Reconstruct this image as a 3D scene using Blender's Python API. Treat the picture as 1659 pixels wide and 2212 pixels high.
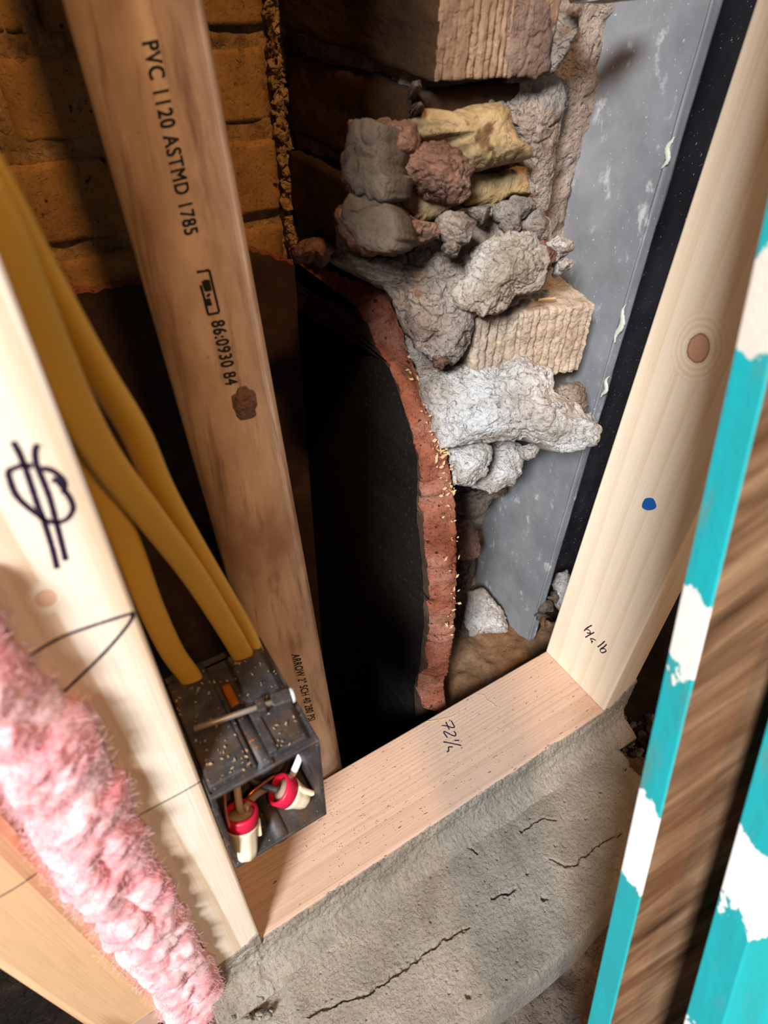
import bpy, math, random
import numpy as np
from mathutils import Vector, Matrix, noise

random.seed(7)
for o in list(bpy.data.objects):
    bpy.data.objects.remove(o)
S = bpy.context.scene
COL = S.collection

# ------------------------------------------------------------------ camera
CW, CH = 1659.0, 2212.0
FPX = 1359.46582
CPOS = np.array([-0.00361, -0.17042, 0.63366])
YAW, PITCH, ROLL = 0.574972, 0.732969, 0.0274089
_f = np.array([math.sin(YAW)*math.cos(PITCH), math.cos(YAW)*math.cos(PITCH), -math.sin(PITCH)])
_r = np.cross(_f, [0, 0, 1.0]); _r /= np.linalg.norm(_r)
_u = np.cross(_r, _f)
CR = _r*math.cos(ROLL)+_u*math.sin(ROLL)
CU = -_r*math.sin(ROLL)+_u*math.cos(ROLL)
CF = _f
cd = bpy.data.cameras.new('camera')
cam = bpy.data.objects.new('camera', cd)
COL.objects.link(cam)
cam.matrix_world = Matrix(((CR[0], CU[0], -CF[0], CPOS[0]), (CR[1], CU[1], -CF[1], CPOS[1]),
                           (CR[2], CU[2], -CF[2], CPOS[2]), (0, 0, 0, 1)))
cd.sensor_fit = 'HORIZONTAL'
cd.sensor_width = 36.0
cd.lens = 36.0*FPX/CW
cd.clip_start = 0.01
cd.dof.use_dof = True
cd.dof.focus_distance = 0.58
cd.dof.aperture_fstop = 11.0
S.camera = cam

# ------------------------------------------------------------------ light
S.view_settings.view_transform = 'Standard'
S.view_settings.look = 'None'
S.view_settings.gamma = 1.0
S.view_settings.use_curve_mapping = False
S.view_settings.exposure = 0.0
w = bpy.data.worlds.new('World'); S.world = w; w.use_nodes = True
bg = w.node_tree.nodes['Background']
bg.inputs[0].default_value = (0.55, 0.62, 0.75, 1); bg.inputs[1].default_value = 0.13

def area(name, loc, target, sx, sy, power, col):
    l = bpy.data.lights.new(name, 'AREA'); l.shape = 'RECTANGLE'; l.size = sx; l.size_y = sy
    l.energy = power; l.color = col
    o = bpy.data.objects.new(name, l); COL.objects.link(o); o.location = loc
    o.rotation_euler = (Vector(target)-Vector(loc)).to_track_quat('-Z', 'Y').to_euler()
    return o
# daylight through the window at the front left of the room, and the warm ceiling lamp above
area('window_daylight', (-1.62, -1.28, 2.05), (0.22, 0.06, 0.2), 0.55, 0.55, 165, (0.96, 0.98, 1.0))
area('ceiling_lamp', (0.004, -1.0, 2.1), (0.16, 0.3, 0.5), 0.12, 0.12, 21, (1.0, 0.53, 0.20))

# ------------------------------------------------------------------ rays (photo pixel -> point on a world plane)
def ray(x, y):
    return (x-CW/2)/FPX*CR-(y-CH/2)/FPX*CU+CF
def aty(x, y, Y):
    d = ray(x, y); return CPOS+d*((Y-CPOS[1])/d[1])
def atx(x, y, X):
    d = ray(x, y); return CPOS+d*((X-CPOS[0])/d[0])
def atz(x, y, Z):
    d = ray(x, y); return CPOS+d*((Z-CPOS[2])/d[2])
def att(x, y, t):
    return CPOS+ray(x, y)*t

# ------------------------------------------------------------------ objects
ORG = {}
def _link(o, parent, loc):
    COL.objects.link(o)
    if parent is not None:
        o.parent = parent; ORG[o.name] = ORG[parent.name]
    else:
        o.location = loc; ORG[o.name] = np.array(loc, float)
def tag(o, label=None, cat=None, group=None, kind=None):
    for k, v in (('label', label), ('category', cat), ('group', group), ('kind', kind)):
        if v: o[k] = v
    return o
def thing(name, loc, label=None, cat=None, group=None, kind=None):
    o = bpy.data.objects.new(name, None); o.empty_display_size = 0.01
    _link(o, None, loc); return tag(o, label, cat, group, kind)
def mesh(name, verts, faces, m, parent=None, loc=None, smooth=True, bevel=0, seg=2):
    v = np.asarray(verts, float)
    if parent is not None: org = ORG[parent.name]
    else:
        org = np.array(loc, float) if loc is not None else np.array([(v[:, 0].min()+v[:, 0].max())/2, (v[:, 1].min()+v[:, 1].max())/2, v[:, 2].min()])
    me = bpy.data.meshes.new(name)
    me.from_pydata((v-org).tolist(), [], [tuple(int(i) for i in f) for f in faces])
    me.materials.append(m)
    if smooth: me.polygons.foreach_set('use_smooth', [True]*len(me.polygons))
    me.update()
    import bmesh
    bm = bmesh.new(); bm.from_mesh(me); bmesh.ops.recalc_face_normals(bm, faces=bm.faces); bm.to_mesh(me); bm.free()
    o = bpy.data.objects.new(name, me)
    _link(o, parent, org)
    if bevel:
        b = o.modifiers.new('bevel', 'BEVEL'); b.width = bevel; b.segments = seg; b.limit_method = 'ANGLE'
    return o

BOXF = [(0, 1, 3, 2), (4, 6, 7, 5), (0, 4, 5, 1), (2, 3, 7, 6), (0, 2, 6, 4), (1, 5, 7, 3)]
def boxv(x0, x1, y0, y1, z0, z1):
    return [(x, y, z) for x in (x0, x1) for y in (y0, y1) for z in (z0, z1)]
def box(name, x0, x1, y0, y1, z0, z1, m, parent=None, bevel=0.001, **k):
    return mesh(name, boxv(x0, x1, y0, y1, z0, z1), BOXF, m, parent, smooth=False, bevel=bevel, **k)
def obox(O, ex, ey, ez):
    O, ex, ey, ez = map(np.array, (O, ex, ey, ez))
    return [O+a*ex+b*ey+c*ez for a in (0, 1) for b in (0, 1) for c in (0, 1)]
def join(parts):
    V, F, n = [], [], 0
    for v, f in parts:
        V += [tuple(p) for p in v]; F += [tuple(i+n for i in q) for q in f]; n += len(v)
    return V, F

def smooth_path(pts, n):
    pts = np.array(pts, float); k = len(pts); out = []
    for i in range(n):
        t = i/(n-1)*(k-1); j = min(int(t), k-2); u = t-j
        p0 = pts[max(j-1, 0)]; p1 = pts[j]; p2 = pts[j+1]; p3 = pts[min(j+2, k-1)]
        out.append(.5*((2*p1)+(-p0+p2)*u+(2*p0-5*p1+4*p2-p3)*u*u+(-p0+3*p1-3*p2+p3)*u**3))
    return np.array(out)
def tube(path, a, b=None, ref=(1, 0, 0), n=12, power=2.0):
    """swept oval: half width a along ref, half thickness b"""
    path = np.array(path, float); b = a if b is None else b; ref = np.array(ref, float)
    V, F = [], []
    m = len(path)
    for i in range(m):
        t = path[min(i+1, m-1)]-path[max(i-1, 0)]; t /= np.linalg.norm(t)+1e-12
        s = ref-t*(ref@t); s /= np.linalg.norm(s)+1e-12; q = np.cross(t, s)
        aa = a[i] if hasattr(a, '__len__') else a; bb = b[i] if hasattr(b, '__len__') else b
        for k in range(n):
            c, d = math.cos(2*math.pi*k/n), math.sin(2*math.pi*k/n)
            c = math.copysign(abs(c)**(2/power), c); d = math.copysign(abs(d)**(2/power), d)
            V.append(path[i]+s*aa*c+q*bb*d)
    for i in range(m-1):
        for k in range(n):
            F.append((i*n+k, i*n+(k+1) % n, (i+1)*n+(k+1) % n, (i+1)*n+k))
    F.append(tuple(range(n))); F.append(tuple((m-1)*n+k for k in range(n)))
    return V, F
def lathe(p0, axis, prof, n=24, caps=(True, True)):
    """prof: list of (distance along axis, radius)"""
    axis = np.array(axis, float); axis /= np.linalg.norm(axis)
    s = np.cross(axis, [0.3, 0.9, 0.2]); s /= np.linalg.norm(s); q = np.cross(axis, s)
    V, F = [], []
    for d, r in prof:
        for k in range(n):
            a = 2*math.pi*k/n; V.append(np.array(p0)+axis*d+r*(s*math.cos(a)+q*math.sin(a)))
    for i in range(len(prof)-1):
        for k in range(n):
            F.append((i*n+k, i*n+(k+1) % n, (i+1)*n+(k+1) % n, (i+1)*n+k))
    if caps[0]: F.append(tuple(range(n)))
    if caps[1]: F.append(tuple((len(prof)-1)*n+k for k in range(n)))
    return V, F

def fbm(p, f, o=5, h=0.9):
    return noise.fractal(Vector((p[0]*f, p[1]*f, p[2]*f)), h, 2.1, o)
def crack(p, f):
    d = noise.voronoi(Vector((p[0]*f, p[1]*f, p[2]*f)))[0]; return d[1]-d[0]

def lump(name, px, Y, depth, bulge, m, amp=0.003, freq=60, seed=0, rag=0.0011, parent=None, nring=22, nang=110, ckf=0, ckd=0.002, tilt=0.0, flat=2.2, nrm=None, cell=0, celld=0.0, **k):
    """a solid lump: its outline stands on plane y = Y (or x = xplane), swells forward by bulge, runs back by depth"""
    pc = np.array(px, float).mean(0)
    if nrm is None:
        nrm = ray(*pc); nrm = -nrm/np.linalg.norm(nrm)+np.array([-.05, -.30, .28])
    nrm = np.array(nrm, float); nrm /= np.linalg.norm(nrm)
    P0 = aty(pc[0], pc[1], Y)
    px = [(pc[0]+(x-pc[0])*1.05, pc[1]+(y-pc[1])*1.05) for x, y in px]
    P = np.array([CPOS+ray(x, y)*(((P0-CPOS)@nrm)/(ray(x, y)@nrm)) for x, y in px])
    c = P.mean(0)
    # resample closed outline
    Q = np.vstack([P, P[:1]]); L = np.r_[0, np.cumsum(np.linalg.norm(np.diff(Q, axis=0), axis=1))]
    out = np.array([[np.interp(s, L, Q[:, i]) for i in range(3)] for s in np.linspace(0, L[-1], nang, endpoint=False)])
    for _ in range(2):
        out = .5*out+.25*np.roll(out, 1, 0)+.25*np.roll(out, -1, 0)
    for i in range(nang):
        d = out[i]-c; d /= np.linalg.norm(d)+1e-9
        out[i] += d*rag*2*fbm(out[i]+seed, 170, 4)
    V = []; F = []
    rs = [(j+1)/nring for j in range(nring)]
    def push(p, n, edge):
        n = n/(np.linalg.norm(n)+1e-9)
        q = p+seed*.37
        h = amp*.62*fbm(q, freq*.8, 4, 1.0)+amp*.16*fbm(q+5, freq*5, 4, .7)
        if ckf:
            cv = crack(q+.004*np.array([fbm(q, 90, 2), fbm(q+3, 90, 2), fbm(q+7, 90, 2)]), ckf)
            if cv < .09: h -= ckd*(1-cv/.09)
        if cell:
            w_ = q+.006*np.array([fbm(q, 60, 2), fbm(q+3, 60, 2), fbm(q+7, 60, 2)])
            h += celld*(.55-noise.voronoi(Vector((w_[0]*cell, w_[1]*cell, w_[2]*cell)))[0][0])
        return p+n*h*edge
    V.append(push(c+nrm*bulge, nrm, 1))
    for r in rs:
        for i in range(nang):
            rad = out[i]-c; L0 = np.linalg.norm(rad)+1e-9
            p = c+rad*r+nrm*(bulge*(1-r**flat))
            n = nrm*(1-r**3)+rad/L0*r**3*.8
            V.append(push(p, n, 1 if r < .97 else .5))
    for s, d in ((1.0, .35), (.97, .7), (.9, 1.0)):
        for i in range(nang):
            p = c+(out[i]-c)*s-nrm*depth*d
            V.append(push(p, (out[i]-c)/(np.linalg.norm(out[i]-c)+1e-9), .6))
    V.append(c-nrm*depth)
    nr = nring+3
    for i in range(nang):
        F.append((0, 1+i, 1+(i+1) % nang))
    for j in range(nr-1):
        for i in range(nang):
            a = 1+j*nang; b = a+nang
            F.append((a+i, b+i, b+(i+1) % nang, a+(i+1) % nang))
    a = 1+(nr-1)*nang
    for i in range(nang):
        F.append((a+(i+1) % nang, a+i, len(V)-1))
    return mesh(name, V, F, m, parent, **k)

def rough_block(name, O, ex, ey, ez, n, m, amp=0.0006, freq=120, grooves=None, parent=None, seed=0, rnd=0.002, lo=0.0, **k):
    """brick: box surface grid (n cells per axis), worn edges, optional vertical grooves in its front (v=0) face
       grooves: list of (position along ex 0..1, depth, width 0..1)"""
    O, ex, ey, ez = [np.array(a, float) for a in (O, ex, ey, ez)]
    LX, LY, LZ = [np.linalg.norm(a) for a in (ex, ey, ez)]
    ux, uy, uz = ex/LX, ey/LY, ez/LZ
    idx = {}; V = []; F = []
    nx, ny, nz = n
    def vid(i, j, l):
        key = (i, j, l)
        if key in idx: return idx[key]
        a, b, c = i/nx, j/ny, l/nz
        x, y, z = a*LX, b*LY, c*LZ
        # rounded edges
        q = np.array([min(max(x, rnd), LX-rnd), min(max(y, rnd), LY-rnd), min(max(z, rnd), LZ-rnd)])
        d = np.array([x, y, z])-q; dl = np.linalg.norm(d)
        if dl > 1e-9:
            e = d/dl; loc = q+e*rnd
        else: e = np.zeros(3); loc = np.array([x, y, z])
        p = O+ux*loc[0]+uy*loc[1]+uz*loc[2]
        nn = ux*e[0]+uy*e[1]+uz*e[2]
        if lo: p = p+nn*lo*noise.noise(Vector((p+seed)*22))
        p = p+nn*amp*(fbm(p+seed, freq, 5)+.5*fbm(p+seed, freq*5, 3))
        if grooves and j == 0:
            for g, gd, gw in grooves:
                gg = g+.012*noise.noise(Vector((g*40, z*70+seed, 3)))+.005*noise.noise(Vector((g*40, z*300+seed, 9)))
                dd = abs(a-gg)/gw
                if dd < 1:
                    br = .55+.9*noise.noise(Vector((g*31, z*110, 5+seed)))
                    p = p+uy*gd*max(br, .1)*(1-dd*dd)
        idx[key] = len(V); V.append(p); return idx[key]
    for i in range(nx):
        for l in range(nz):
            F.append((vid(i, 0, l), vid(i+1, 0, l), vid(i+1, 0, l+1), vid(i, 0, l+1)))
            F.append((vid(i, ny, l), vid(i, ny, l+1), vid(i+1, ny, l+1), vid(i+1, ny, l)))
    for j in range(ny):
        for l in range(nz):
            F.append((vid(0, j, l), vid(0, j, l+1), vid(0, j+1, l+1), vid(0, j+1, l)))
            F.append((vid(nx, j, l), vid(nx, j+1, l), vid(nx, j+1, l+1), vid(nx, j, l+1)))
    for i in range(nx):
        for j in range(ny):
            F.append((vid(i, j, 0), vid(i, j+1, 0), vid(i+1, j+1, 0), vid(i+1, j, 0)))
            F.append((vid(i, j, nz), vid(i+1, j, nz), vid(i+1, j+1, nz), vid(i, j+1, nz)))
    return mesh(name, V, F, m, parent, **k)

# ------------------------------------------------------------------ materials
def lin(h):
    h = h.lstrip('#'); c = [int(h[i:i+2], 16)/255 for i in (0, 2, 4)]
    return tuple(x/12.92 if x <= .04045 else ((x+.055)/1.055)**2.4 for x in c)+(1,)
class N:
    def __init__(s, name):
        s.m = bpy.data.materials.new(name); s.m.use_nodes = True; s.t = s.m.node_tree
        s.b = s.t.nodes['Principled BSDF']; s.co = s.t.nodes.new('ShaderNodeTexCoord').outputs['Object']
    def n(s, k, **a):
        x = s.t.nodes.new('ShaderNode'+k)
        for q, v in a.items(): setattr(x, q, v)
        return x
    def l(s, a, b): s.t.links.new(a, b)
    def mapping(s, scale=(1, 1, 1), loc=(0, 0, 0), rot=(0, 0, 0), src=None):
        x = s.n('Mapping'); s.l(src or s.co, x.inputs[0])
        x.inputs['Scale'].default_value = scale; x.inputs['Location'].default_value = loc; x.inputs['Rotation'].default_value = rot
        return x.outputs[0]
    def noise(s, vec, scale, detail=6, rough=.6, dist=0):
        x = s.n('TexNoise'); s.l(vec, x.inputs['Vector']); x.inputs['Scale'].default_value = scale
        x.inputs['Detail'].default_value = detail; x.inputs['Roughness'].default_value = rough; x.inputs['Distortion'].default_value = dist
        return x.outputs['Fac']
    def ramp(s, fac, stops, interp='LINEAR'):
        x = s.n('ValToRGB'); x.color_ramp.interpolation = interp; s.l(fac, x.inputs[0]); e = x.color_ramp.elements
        while len(e) < len(stops): e.new(.5)
        for i, (p, c) in enumerate(stops):
            e[i].position = p; e[i].color = lin(c) if isinstance(c, str) else (c, c, c, 1)
        return x.outputs[0]
    def mix(s, fac, a, b, mode='MIX'):
        x = s.n('Mix', data_type='RGBA', blend_type=mode)
        for v, i in ((fac, x.inputs['Factor']), (a, x.inputs['A']), (b, x.inputs['B'])):
            if isinstance(v, str): i.default_value = lin(v)
            elif isinstance(v, (int, float)): i.default_value = v
            else: s.l(v, i)
        return x.outputs['Result']
    def math(s, op, a, b=None, c=None, clamp=False):
        x = s.n('Math', operation=op, use_clamp=clamp)
        for v, i in ((a, 0), (b, 1), (c, 2)):
            if v is None: continue
            if isinstance(v, (int, float)): x.inputs[i].default_value = v
            else: s.l(v, x.inputs[i])
        return x.outputs[0]
    def fin(s, col, rough=.85, bump=None, bd=.001, bs=1.0, spec=.3, metal=0):
        if isinstance(col, str): s.b.inputs['Base Color'].default_value = lin(col)
        else: s.l(col, s.b.inputs['Base Color'])
        if isinstance(rough, (int, float)): s.b.inputs['Roughness'].default_value = rough
        else: s.l(rough, s.b.inputs['Roughness'])
        s.b.inputs['Specular IOR Level'].default_value = spec
        s.b.inputs['Metallic'].default_value = metal
        if bump is not None:
            x = s.n('Bump'); s.l(bump, x.inputs['Height']); x.inputs['Distance'].default_value = bd; x.inputs['Strength'].default_value = bs
            s.l(x.outputs[0], s.b.inputs['Normal'])
        return s.m

def grit(name, stops, scale=40, bd=.0012, fine=420, specks=None, rough=.95, streak=None, spec=.15, lines=None):
    """rough mineral surface: colour clouds, grain relief, optional specks (colour, scale, threshold)"""
    a = N(name)
    c = a.ramp(a.noise(a.co, scale, 7, .65), stops)
    if streak:
        c = a.mix(a.ramp(a.noise(a.mapping(streak[1]), 1, 5, .6), [(streak[2], 0.0), (streak[2]+.16, 1.0)]), c, streak[0])
    for sp in (specks or []):
        c = a.mix(a.ramp(a.noise(a.mapping(loc=(sp[2], .3, .7)), sp[1], 3, .5), [(sp[2], 0.0), (sp[2]+.05, 1.0)]), c, sp[0])
    f1 = a.noise(a.co, fine, 5, .7); f2 = a.noise(a.co, fine*.22, 4, .6)
    h = a.math('ADD', a.math('MULTIPLY', f1, .55), f2)
    h = a.math('ADD', h, a.math('MULTIPLY', a.ramp(a.noise(a.co, fine*.45, 3, .5, 1.2), [(.34, 0.0), (.46, 1.0)]), .35))
    c = a.mix(a.math('MULTIPLY', a.math('SUBTRACT', 1.0, f1), .38), c, '#2c241c', 'MULTIPLY')
    # dark pores
    c = a.mix(a.math('MULTIPLY', a.ramp(f1, [(.32, 1.0), (.44, 0.0)]), .6), c, '#3a3028')
    return a.fin(c, rough, h, bd, .9, spec)

def wood(name, light, dark, axis='z', pith=(.02, .06, 0), ring=46, tilt=(0, 0, 0), knots=(), knotcol='#a87c62', contrast=.5, kedge=.75, stain=None, bumpd=.00025, dist=2.2, pores=None):
    a = N(name)
    perm = {'z': (0, 0, 0), 'x': (0, math.pi/2, 0)}[axis]
    base = a.mapping(rot=perm)
    v = a.mapping((1, 1, .10), loc=pith, rot=tilt, src=base)
    wv = a.n('TexWave', wave_type='RINGS', rings_direction='Z', wave_profile='SAW')
    a.l(v, wv.inputs['Vector']); wv.inputs['Scale'].default_value = ring; wv.inputs['Distortion'].default_value = dist
    wv.inputs['Detail'].default_value = 2; wv.inputs['Detail Scale'].default_value = .35
    r = wv.outputs['Fac']
    rings = a.ramp(r, [(0, 0.05), (.55, .12), (.88, contrast), (.96, contrast*1.2), (1, .05)])
    fib = a.noise(a.mapping((700, 700, 14), src=base), 1, 3, .6)
    blot = a.noise(a.mapping((22, 22, 5), src=base), 1, 4, .6)
    f = a.math('ADD', rings, a.math('MULTIPLY', a.math('SUBTRACT', fib, .5), .5))
    f = a.math('ADD', f, a.math('MULTIPLY', a.math('SUBTRACT', blot, .5), .45), clamp=True)
    c = a.mix(f, light, dark)
    for (kp, kr, halo) in knots:
        d = a.n('VectorMath', operation='SUBTRACT'); a.l(a.co, d.inputs[0]); d.inputs[1].default_value = kp
        sc = a.n('VectorMath', operation='MULTIPLY'); a.l(d.outputs[0], sc.inputs[0]); sc.inputs[1].default_value = (1, 1, .8)
        ln = a.n('VectorMath', operation='LENGTH'); a.l(sc.outputs[0], ln.inputs[0])
        dn = a.math('ADD', a.math('DIVIDE', ln.outputs['Value'], kr), a.math('MULTIPLY', a.math('SUBTRACT', a.noise(a.co, 120, 3), .5), .35))
        hal = a.math('SINE', a.math('MULTIPLY', dn, 14))
        hal = a.math('MULTIPLY', a.math('ADD', hal, 1), .22)
        hm = a.ramp(a.math('DIVIDE', dn, halo), [(.75, 1.0), (1, 0.0)])
        c = a.mix(hm, c, a.mix(hal, light, dark))
        kc = a.mix(a.noise(a.co, 260, 5, .7), knotcol, '#d9a98c')
        kc = a.mix(a.ramp(dn, [(.78, 0.0), (.95, kedge), (1.0, kedge)]), kc, '#6a4030')
        c = a.mix(a.ramp(dn, [(.93, 1.0), (1.0, 0.0)]), c, kc)
    if stain:
        c = a.mix(a.ramp(a.noise(a.mapping((9, 9, 6), loc=(3, 1, 2)), 1, 4), [(stain[1], 0.0), (stain[1]+.2, stain[2])]), c, stain[0])
    if pores:
        p = a.noise(a.mapping((500, 500, 120), src=base), 1, 2, .5)
        c = a.mix(a.ramp(p, [(pores[1], 0.0), (pores[1]+.03, .8)]), c, pores[0])
    h = a.math('ADD', fib, a.math('MULTIPLY', r, .5))
    return a.fin(c, .62, h, bumpd, .8, .28)

def plain(name, col, rough=.5, spec=.4, metal=0, var=.12, scale=60, bd=0.0003):
    a = N(name)
    nz = a.noise(a.co, scale, 5, .6)
    c = a.mix(a.math('MULTIPLY', nz, var), col, '#20160c')
    return a.fin(c, rough, nz, bd, .5, spec, metal)

M = {}
M['stud'] = wood('pale_pine', '#f0e2ce', '#cfae86', pith=(.03, -.05, 0), ring=44, tilt=(.03, .05, 0), contrast=.55)
M['stud2'] = wood('honey_pine', '#dcb68c', '#a97848', pith=(.0, -.03, 0), ring=20, tilt=(.09, -.05, 0), dist=5, contrast=.7)
M['plate'] = wood('pink_brown_fir', '#c3a692', '#98785f', 'x', pith=(-.1, .03, 0), ring=130, contrast=.3, dist=1.2, pores=('#4a2c1c', .68), bumpd=.0005, stain=('#8f8076', .62, .35))
M['mortar_wet'] = grit('grey_floor_mortar', [(.3, '#7f776c'), (.5, '#979084'), (.7, '#aaa398')], 14, .0011, 620)
M['mortar_white'] = grit('pale_lime_mortar', [(.30, '#a39283'), (.43, '#c6bcb2'), (.58, '#dedbd8'), (.75, '#e6e6e9')], 34, .0052, 330, specks=[('#a07c62', 60, .68)])
M['mortar_grey'] = grit('grey_brown_mortar', [(.3, '#7c6a5d'), (.48, '#a19285'), (.68, '#bcb3aa')], 30, .0052, 330, specks=[('#8f6c58', 45, .66)])
M['mortar_face_shade'] = grit('smooth_grey_mortar_shade', [(.3, '#585045'), (.55, '#6b6156'), (.75, '#7c7165')], 30, .0014, 400)  # darkened: the stud's shadow on these faces is put into the colour
M['mortar_tan'] = grit('tan_lime_mortar', [(.30, '#8f7a66'), (.46, '#b7a491'), (.60, '#d0c4b8'), (.75, '#e0dbd6')], 26, .0046, 330)
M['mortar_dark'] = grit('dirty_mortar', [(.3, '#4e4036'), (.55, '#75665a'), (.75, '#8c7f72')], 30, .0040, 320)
M['mortar_joint'] = grit('sandy_joint_mortar', [(.3, '#7a5f3e'), (.5, '#b08e60'), (.72, '#d6b685')], 60, .002, 300)
M['brick_buff'] = grit('buff_brick', [(.3, '#96703f'), (.5, '#b88d55'), (.72, '#cba46a')], 22, .0008, 350, specks=[('#3c2a1a', 90, .68)])
M['brick_mauve'] = grit('mauve_brick', [(.3, '#5a4038'), (.52, '#7d5c50'), (.72, '#9a7668')], 26, .0016, 260)
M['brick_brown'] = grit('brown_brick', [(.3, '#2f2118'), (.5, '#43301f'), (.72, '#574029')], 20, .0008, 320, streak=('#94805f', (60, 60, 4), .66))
M['brick_front'] = grit('grooved_brick', [(.3, '#7d6350'), (.5, '#987c65'), (.72, '#ad947c')], 28, .0010, 320, specks=[('#dcc9a2', 70, .66)])
M['brick_skin'] = grit('mauve_brick_skin', [(.3, '#685449'), (.52, '#836d60'), (.72, '#998678')], 30, .0022, 320)
M['brick_block'] = grit('dusty_grooved_brick', [(.3, '#a08a76'), (.5, '#b8a592'), (.72, '#cabda9')], 40, .0012, 320, specks=[('#d2c098', 60, .66)])
M['brick_yellow'] = grit('yellow_brick', [(.3, '#86704e'), (.5, '#a58d66'), (.7, '#baa47e')], 36, .0014, 240, specks=[('#6e5236', 50, .66)])
M['brick_red'] = grit('dusty_red_brick', [(.3, '#6f4c40'), (.5, '#93705f'), (.7, '#a58a7a')], 30, .0052, 300, specks=[('#96604a', 40, .66)])
M['terracotta'] = grit('terracotta', [(.3, '#84462e'), (.5, '#a3634b'), (.7, '#b98571')], 22, .0026, 420, specks=[('#e0c4a4', 300, .72), ('#4f2618', 200, .64)], streak=('#7a4028', (12, 12, 12), .56))
M['liner_face'] = grit('brown_glazed_clay', [(.3, '#33251d'), (.55, '#4a382e'), (.75, '#62503f')], 18, .0005, 200, rough=.8)
M['soot'] = grit('black_soot', [(.3, '#0d0b0a'), (.6, '#15110f'), (.8, '#1d1815')], 30, .0004, 240, rough=.8, specks=[('#6a5648', 190, .765)])
M['dust'] = grit('brown_dust', [(.3, '#6b4a2c'), (.5, '#87664a'), (.72, '#a08468')], 24, .0012, 300)
M['dirt_shade'] = grit('dark_dirt_and_shade', [(.3, '#15100c'), (.6, '#241c17'), (.8, '#382e26')], 30, .003, 160)  # dirt, also the near-black standing in for shade in the floor patches
M['rubble'] = grit('black_grey_rubble', [(.35, '#1a1816'), (.5, '#4a4744'), (.7, '#7d7a77')], 70, .003, 200)
M['shaving'] = plain('wood_shaving', '#d8b988', .8, .1)
M['chip'] = plain('dull_wood_chip', '#b09a7c', .8, .1, var=.5, scale=300)
M['ink'] = plain('marker_ink', '#2a1c33', .5, .3, var=.05)
M['ink_black'] = plain('printing_ink', '#22252a', .6, .2, var=.25, scale=900)
M['blue'] = plain('blue_marker', '#1f63b8', .4, .4)
M['cable'] = plain('yellow_cable_sheath', '#d9aa3e', .42, .45, var=.06, scale=25)
M['white_wire'] = plain('white_wire_sheath', '#eeeef2', .4, .5, var=.03)
M['grey_wire'] = plain('black_wire_sheath', '#3a3638', .45, .5)
M['tan_wire'] = plain('dusty_white_wire', '#b59c86', .5, .4)
M['copper'] = plain('copper', '#c2703c', .3, .6, .9)
M['cream'] = plain('cream_plastic', '#eadcc0', .4, .5, var=.04)
M['red'] = plain('red_plastic', '#c41c3e', .4, .5, var=.04)
M['nail'] = plain('zinc_nail', '#a59c92', .45, .5, .55)
M['nail_head'] = plain('bright_nail_head', '#d8dfe6', .35, .5, .3)
M['rust'] = plain('rust', '#9a5a1c', .9, .1, var=.5, scale=200, bd=.001)
M['smear'] = plain('pale_caulk', '#c9cbbb', .7, .3)

def box_plastic():
    a = N('dusty_black_plastic')
    c = a.ramp(a.noise(a.co, 90, 6, .65), [(.3, '#1f1e20'), (.55, '#343437'), (.75, '#525257')])
    c = a.mix(a.ramp(a.noise(a.co, 520, 3), [(.68, 0.0), (.72, .8)]), c, '#b3a48e')
    c = a.mix(a.ramp(a.noise(a.mapping((60, 45, 60), loc=(.2, .5, .1)), 1, 4), [(.48, 0.0), (.66, .75)]), c, '#4a3826')
    return a.fin(c, .5, a.noise(a.co, 700, 4), .0004, .6, .4)
M['box'] = box_plastic()

def pvc():
    a = N('weathered_pvc')
    st = a.noise(a.mapping((55, 55, 3.2)), 1, 5, .62)
    cl = a.noise(a.mapping((14, 14, 7), loc=(.4, .1, .9)), 1, 5, .6)
    c = a.ramp(st, [(.25, '#b39a86'), (.5, '#cbb29c'), (.72, '#d8c4ad')])
    c = a.mix(a.ramp(cl, [(.42, 0.0), (.62, .75)]), c, '#8a6654')
    c = a.mix(a.ramp(a.noise(a.mapping((120, 120, 5), loc=(.1, .8, .2)), 1, 5, .65), [(.52, 0.0), (.7, .7)]), c, '#6e5040')
    c = a.mix(a.ramp(a.noise(a.co, 300, 3), [(.70, 0.0), (.74, .5)]), c, '#6b4c3a')
    return a.fin(c, .42, st, .0002, .4, .4)
M['pvc'] = pvc()

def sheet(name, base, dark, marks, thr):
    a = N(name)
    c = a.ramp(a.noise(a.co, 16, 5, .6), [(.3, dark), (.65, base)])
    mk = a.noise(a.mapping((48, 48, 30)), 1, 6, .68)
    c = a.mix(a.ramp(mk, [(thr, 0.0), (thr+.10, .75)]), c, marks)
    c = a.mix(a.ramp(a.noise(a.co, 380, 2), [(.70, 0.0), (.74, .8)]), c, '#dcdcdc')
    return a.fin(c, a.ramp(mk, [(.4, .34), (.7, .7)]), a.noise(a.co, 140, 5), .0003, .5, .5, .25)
M['panel'] = sheet('grey_sheet_metal', '#989a9e', '#7c7e82', '#d2d2d0', .585)
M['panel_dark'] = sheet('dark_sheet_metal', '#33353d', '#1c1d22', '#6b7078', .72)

def insul():
    a = N('pink_fibreglass')
    c = a.ramp(a.noise(a.co, 55, 6, .6), [(.3, '#ec8f98'), (.5, '#f5bcc1'), (.68, '#fce6e8')])
    m = a.fin(c, 1.0, a.noise(a.co, 160, 6, .7), .0015, .6, .0)
    a.b.inputs['Subsurface Weight'].default_value = .5
    a.b.inputs['Subsurface Radius'].default_value = (.012, .005, .005)
    a.b.inputs['Subsurface Scale'].default_value = .6
    return m
M['pink'] = insul()
M['pink_fibre'] = plain('pink_fibre', '#f7c6cb', 1.0, 0, var=.02)

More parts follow.
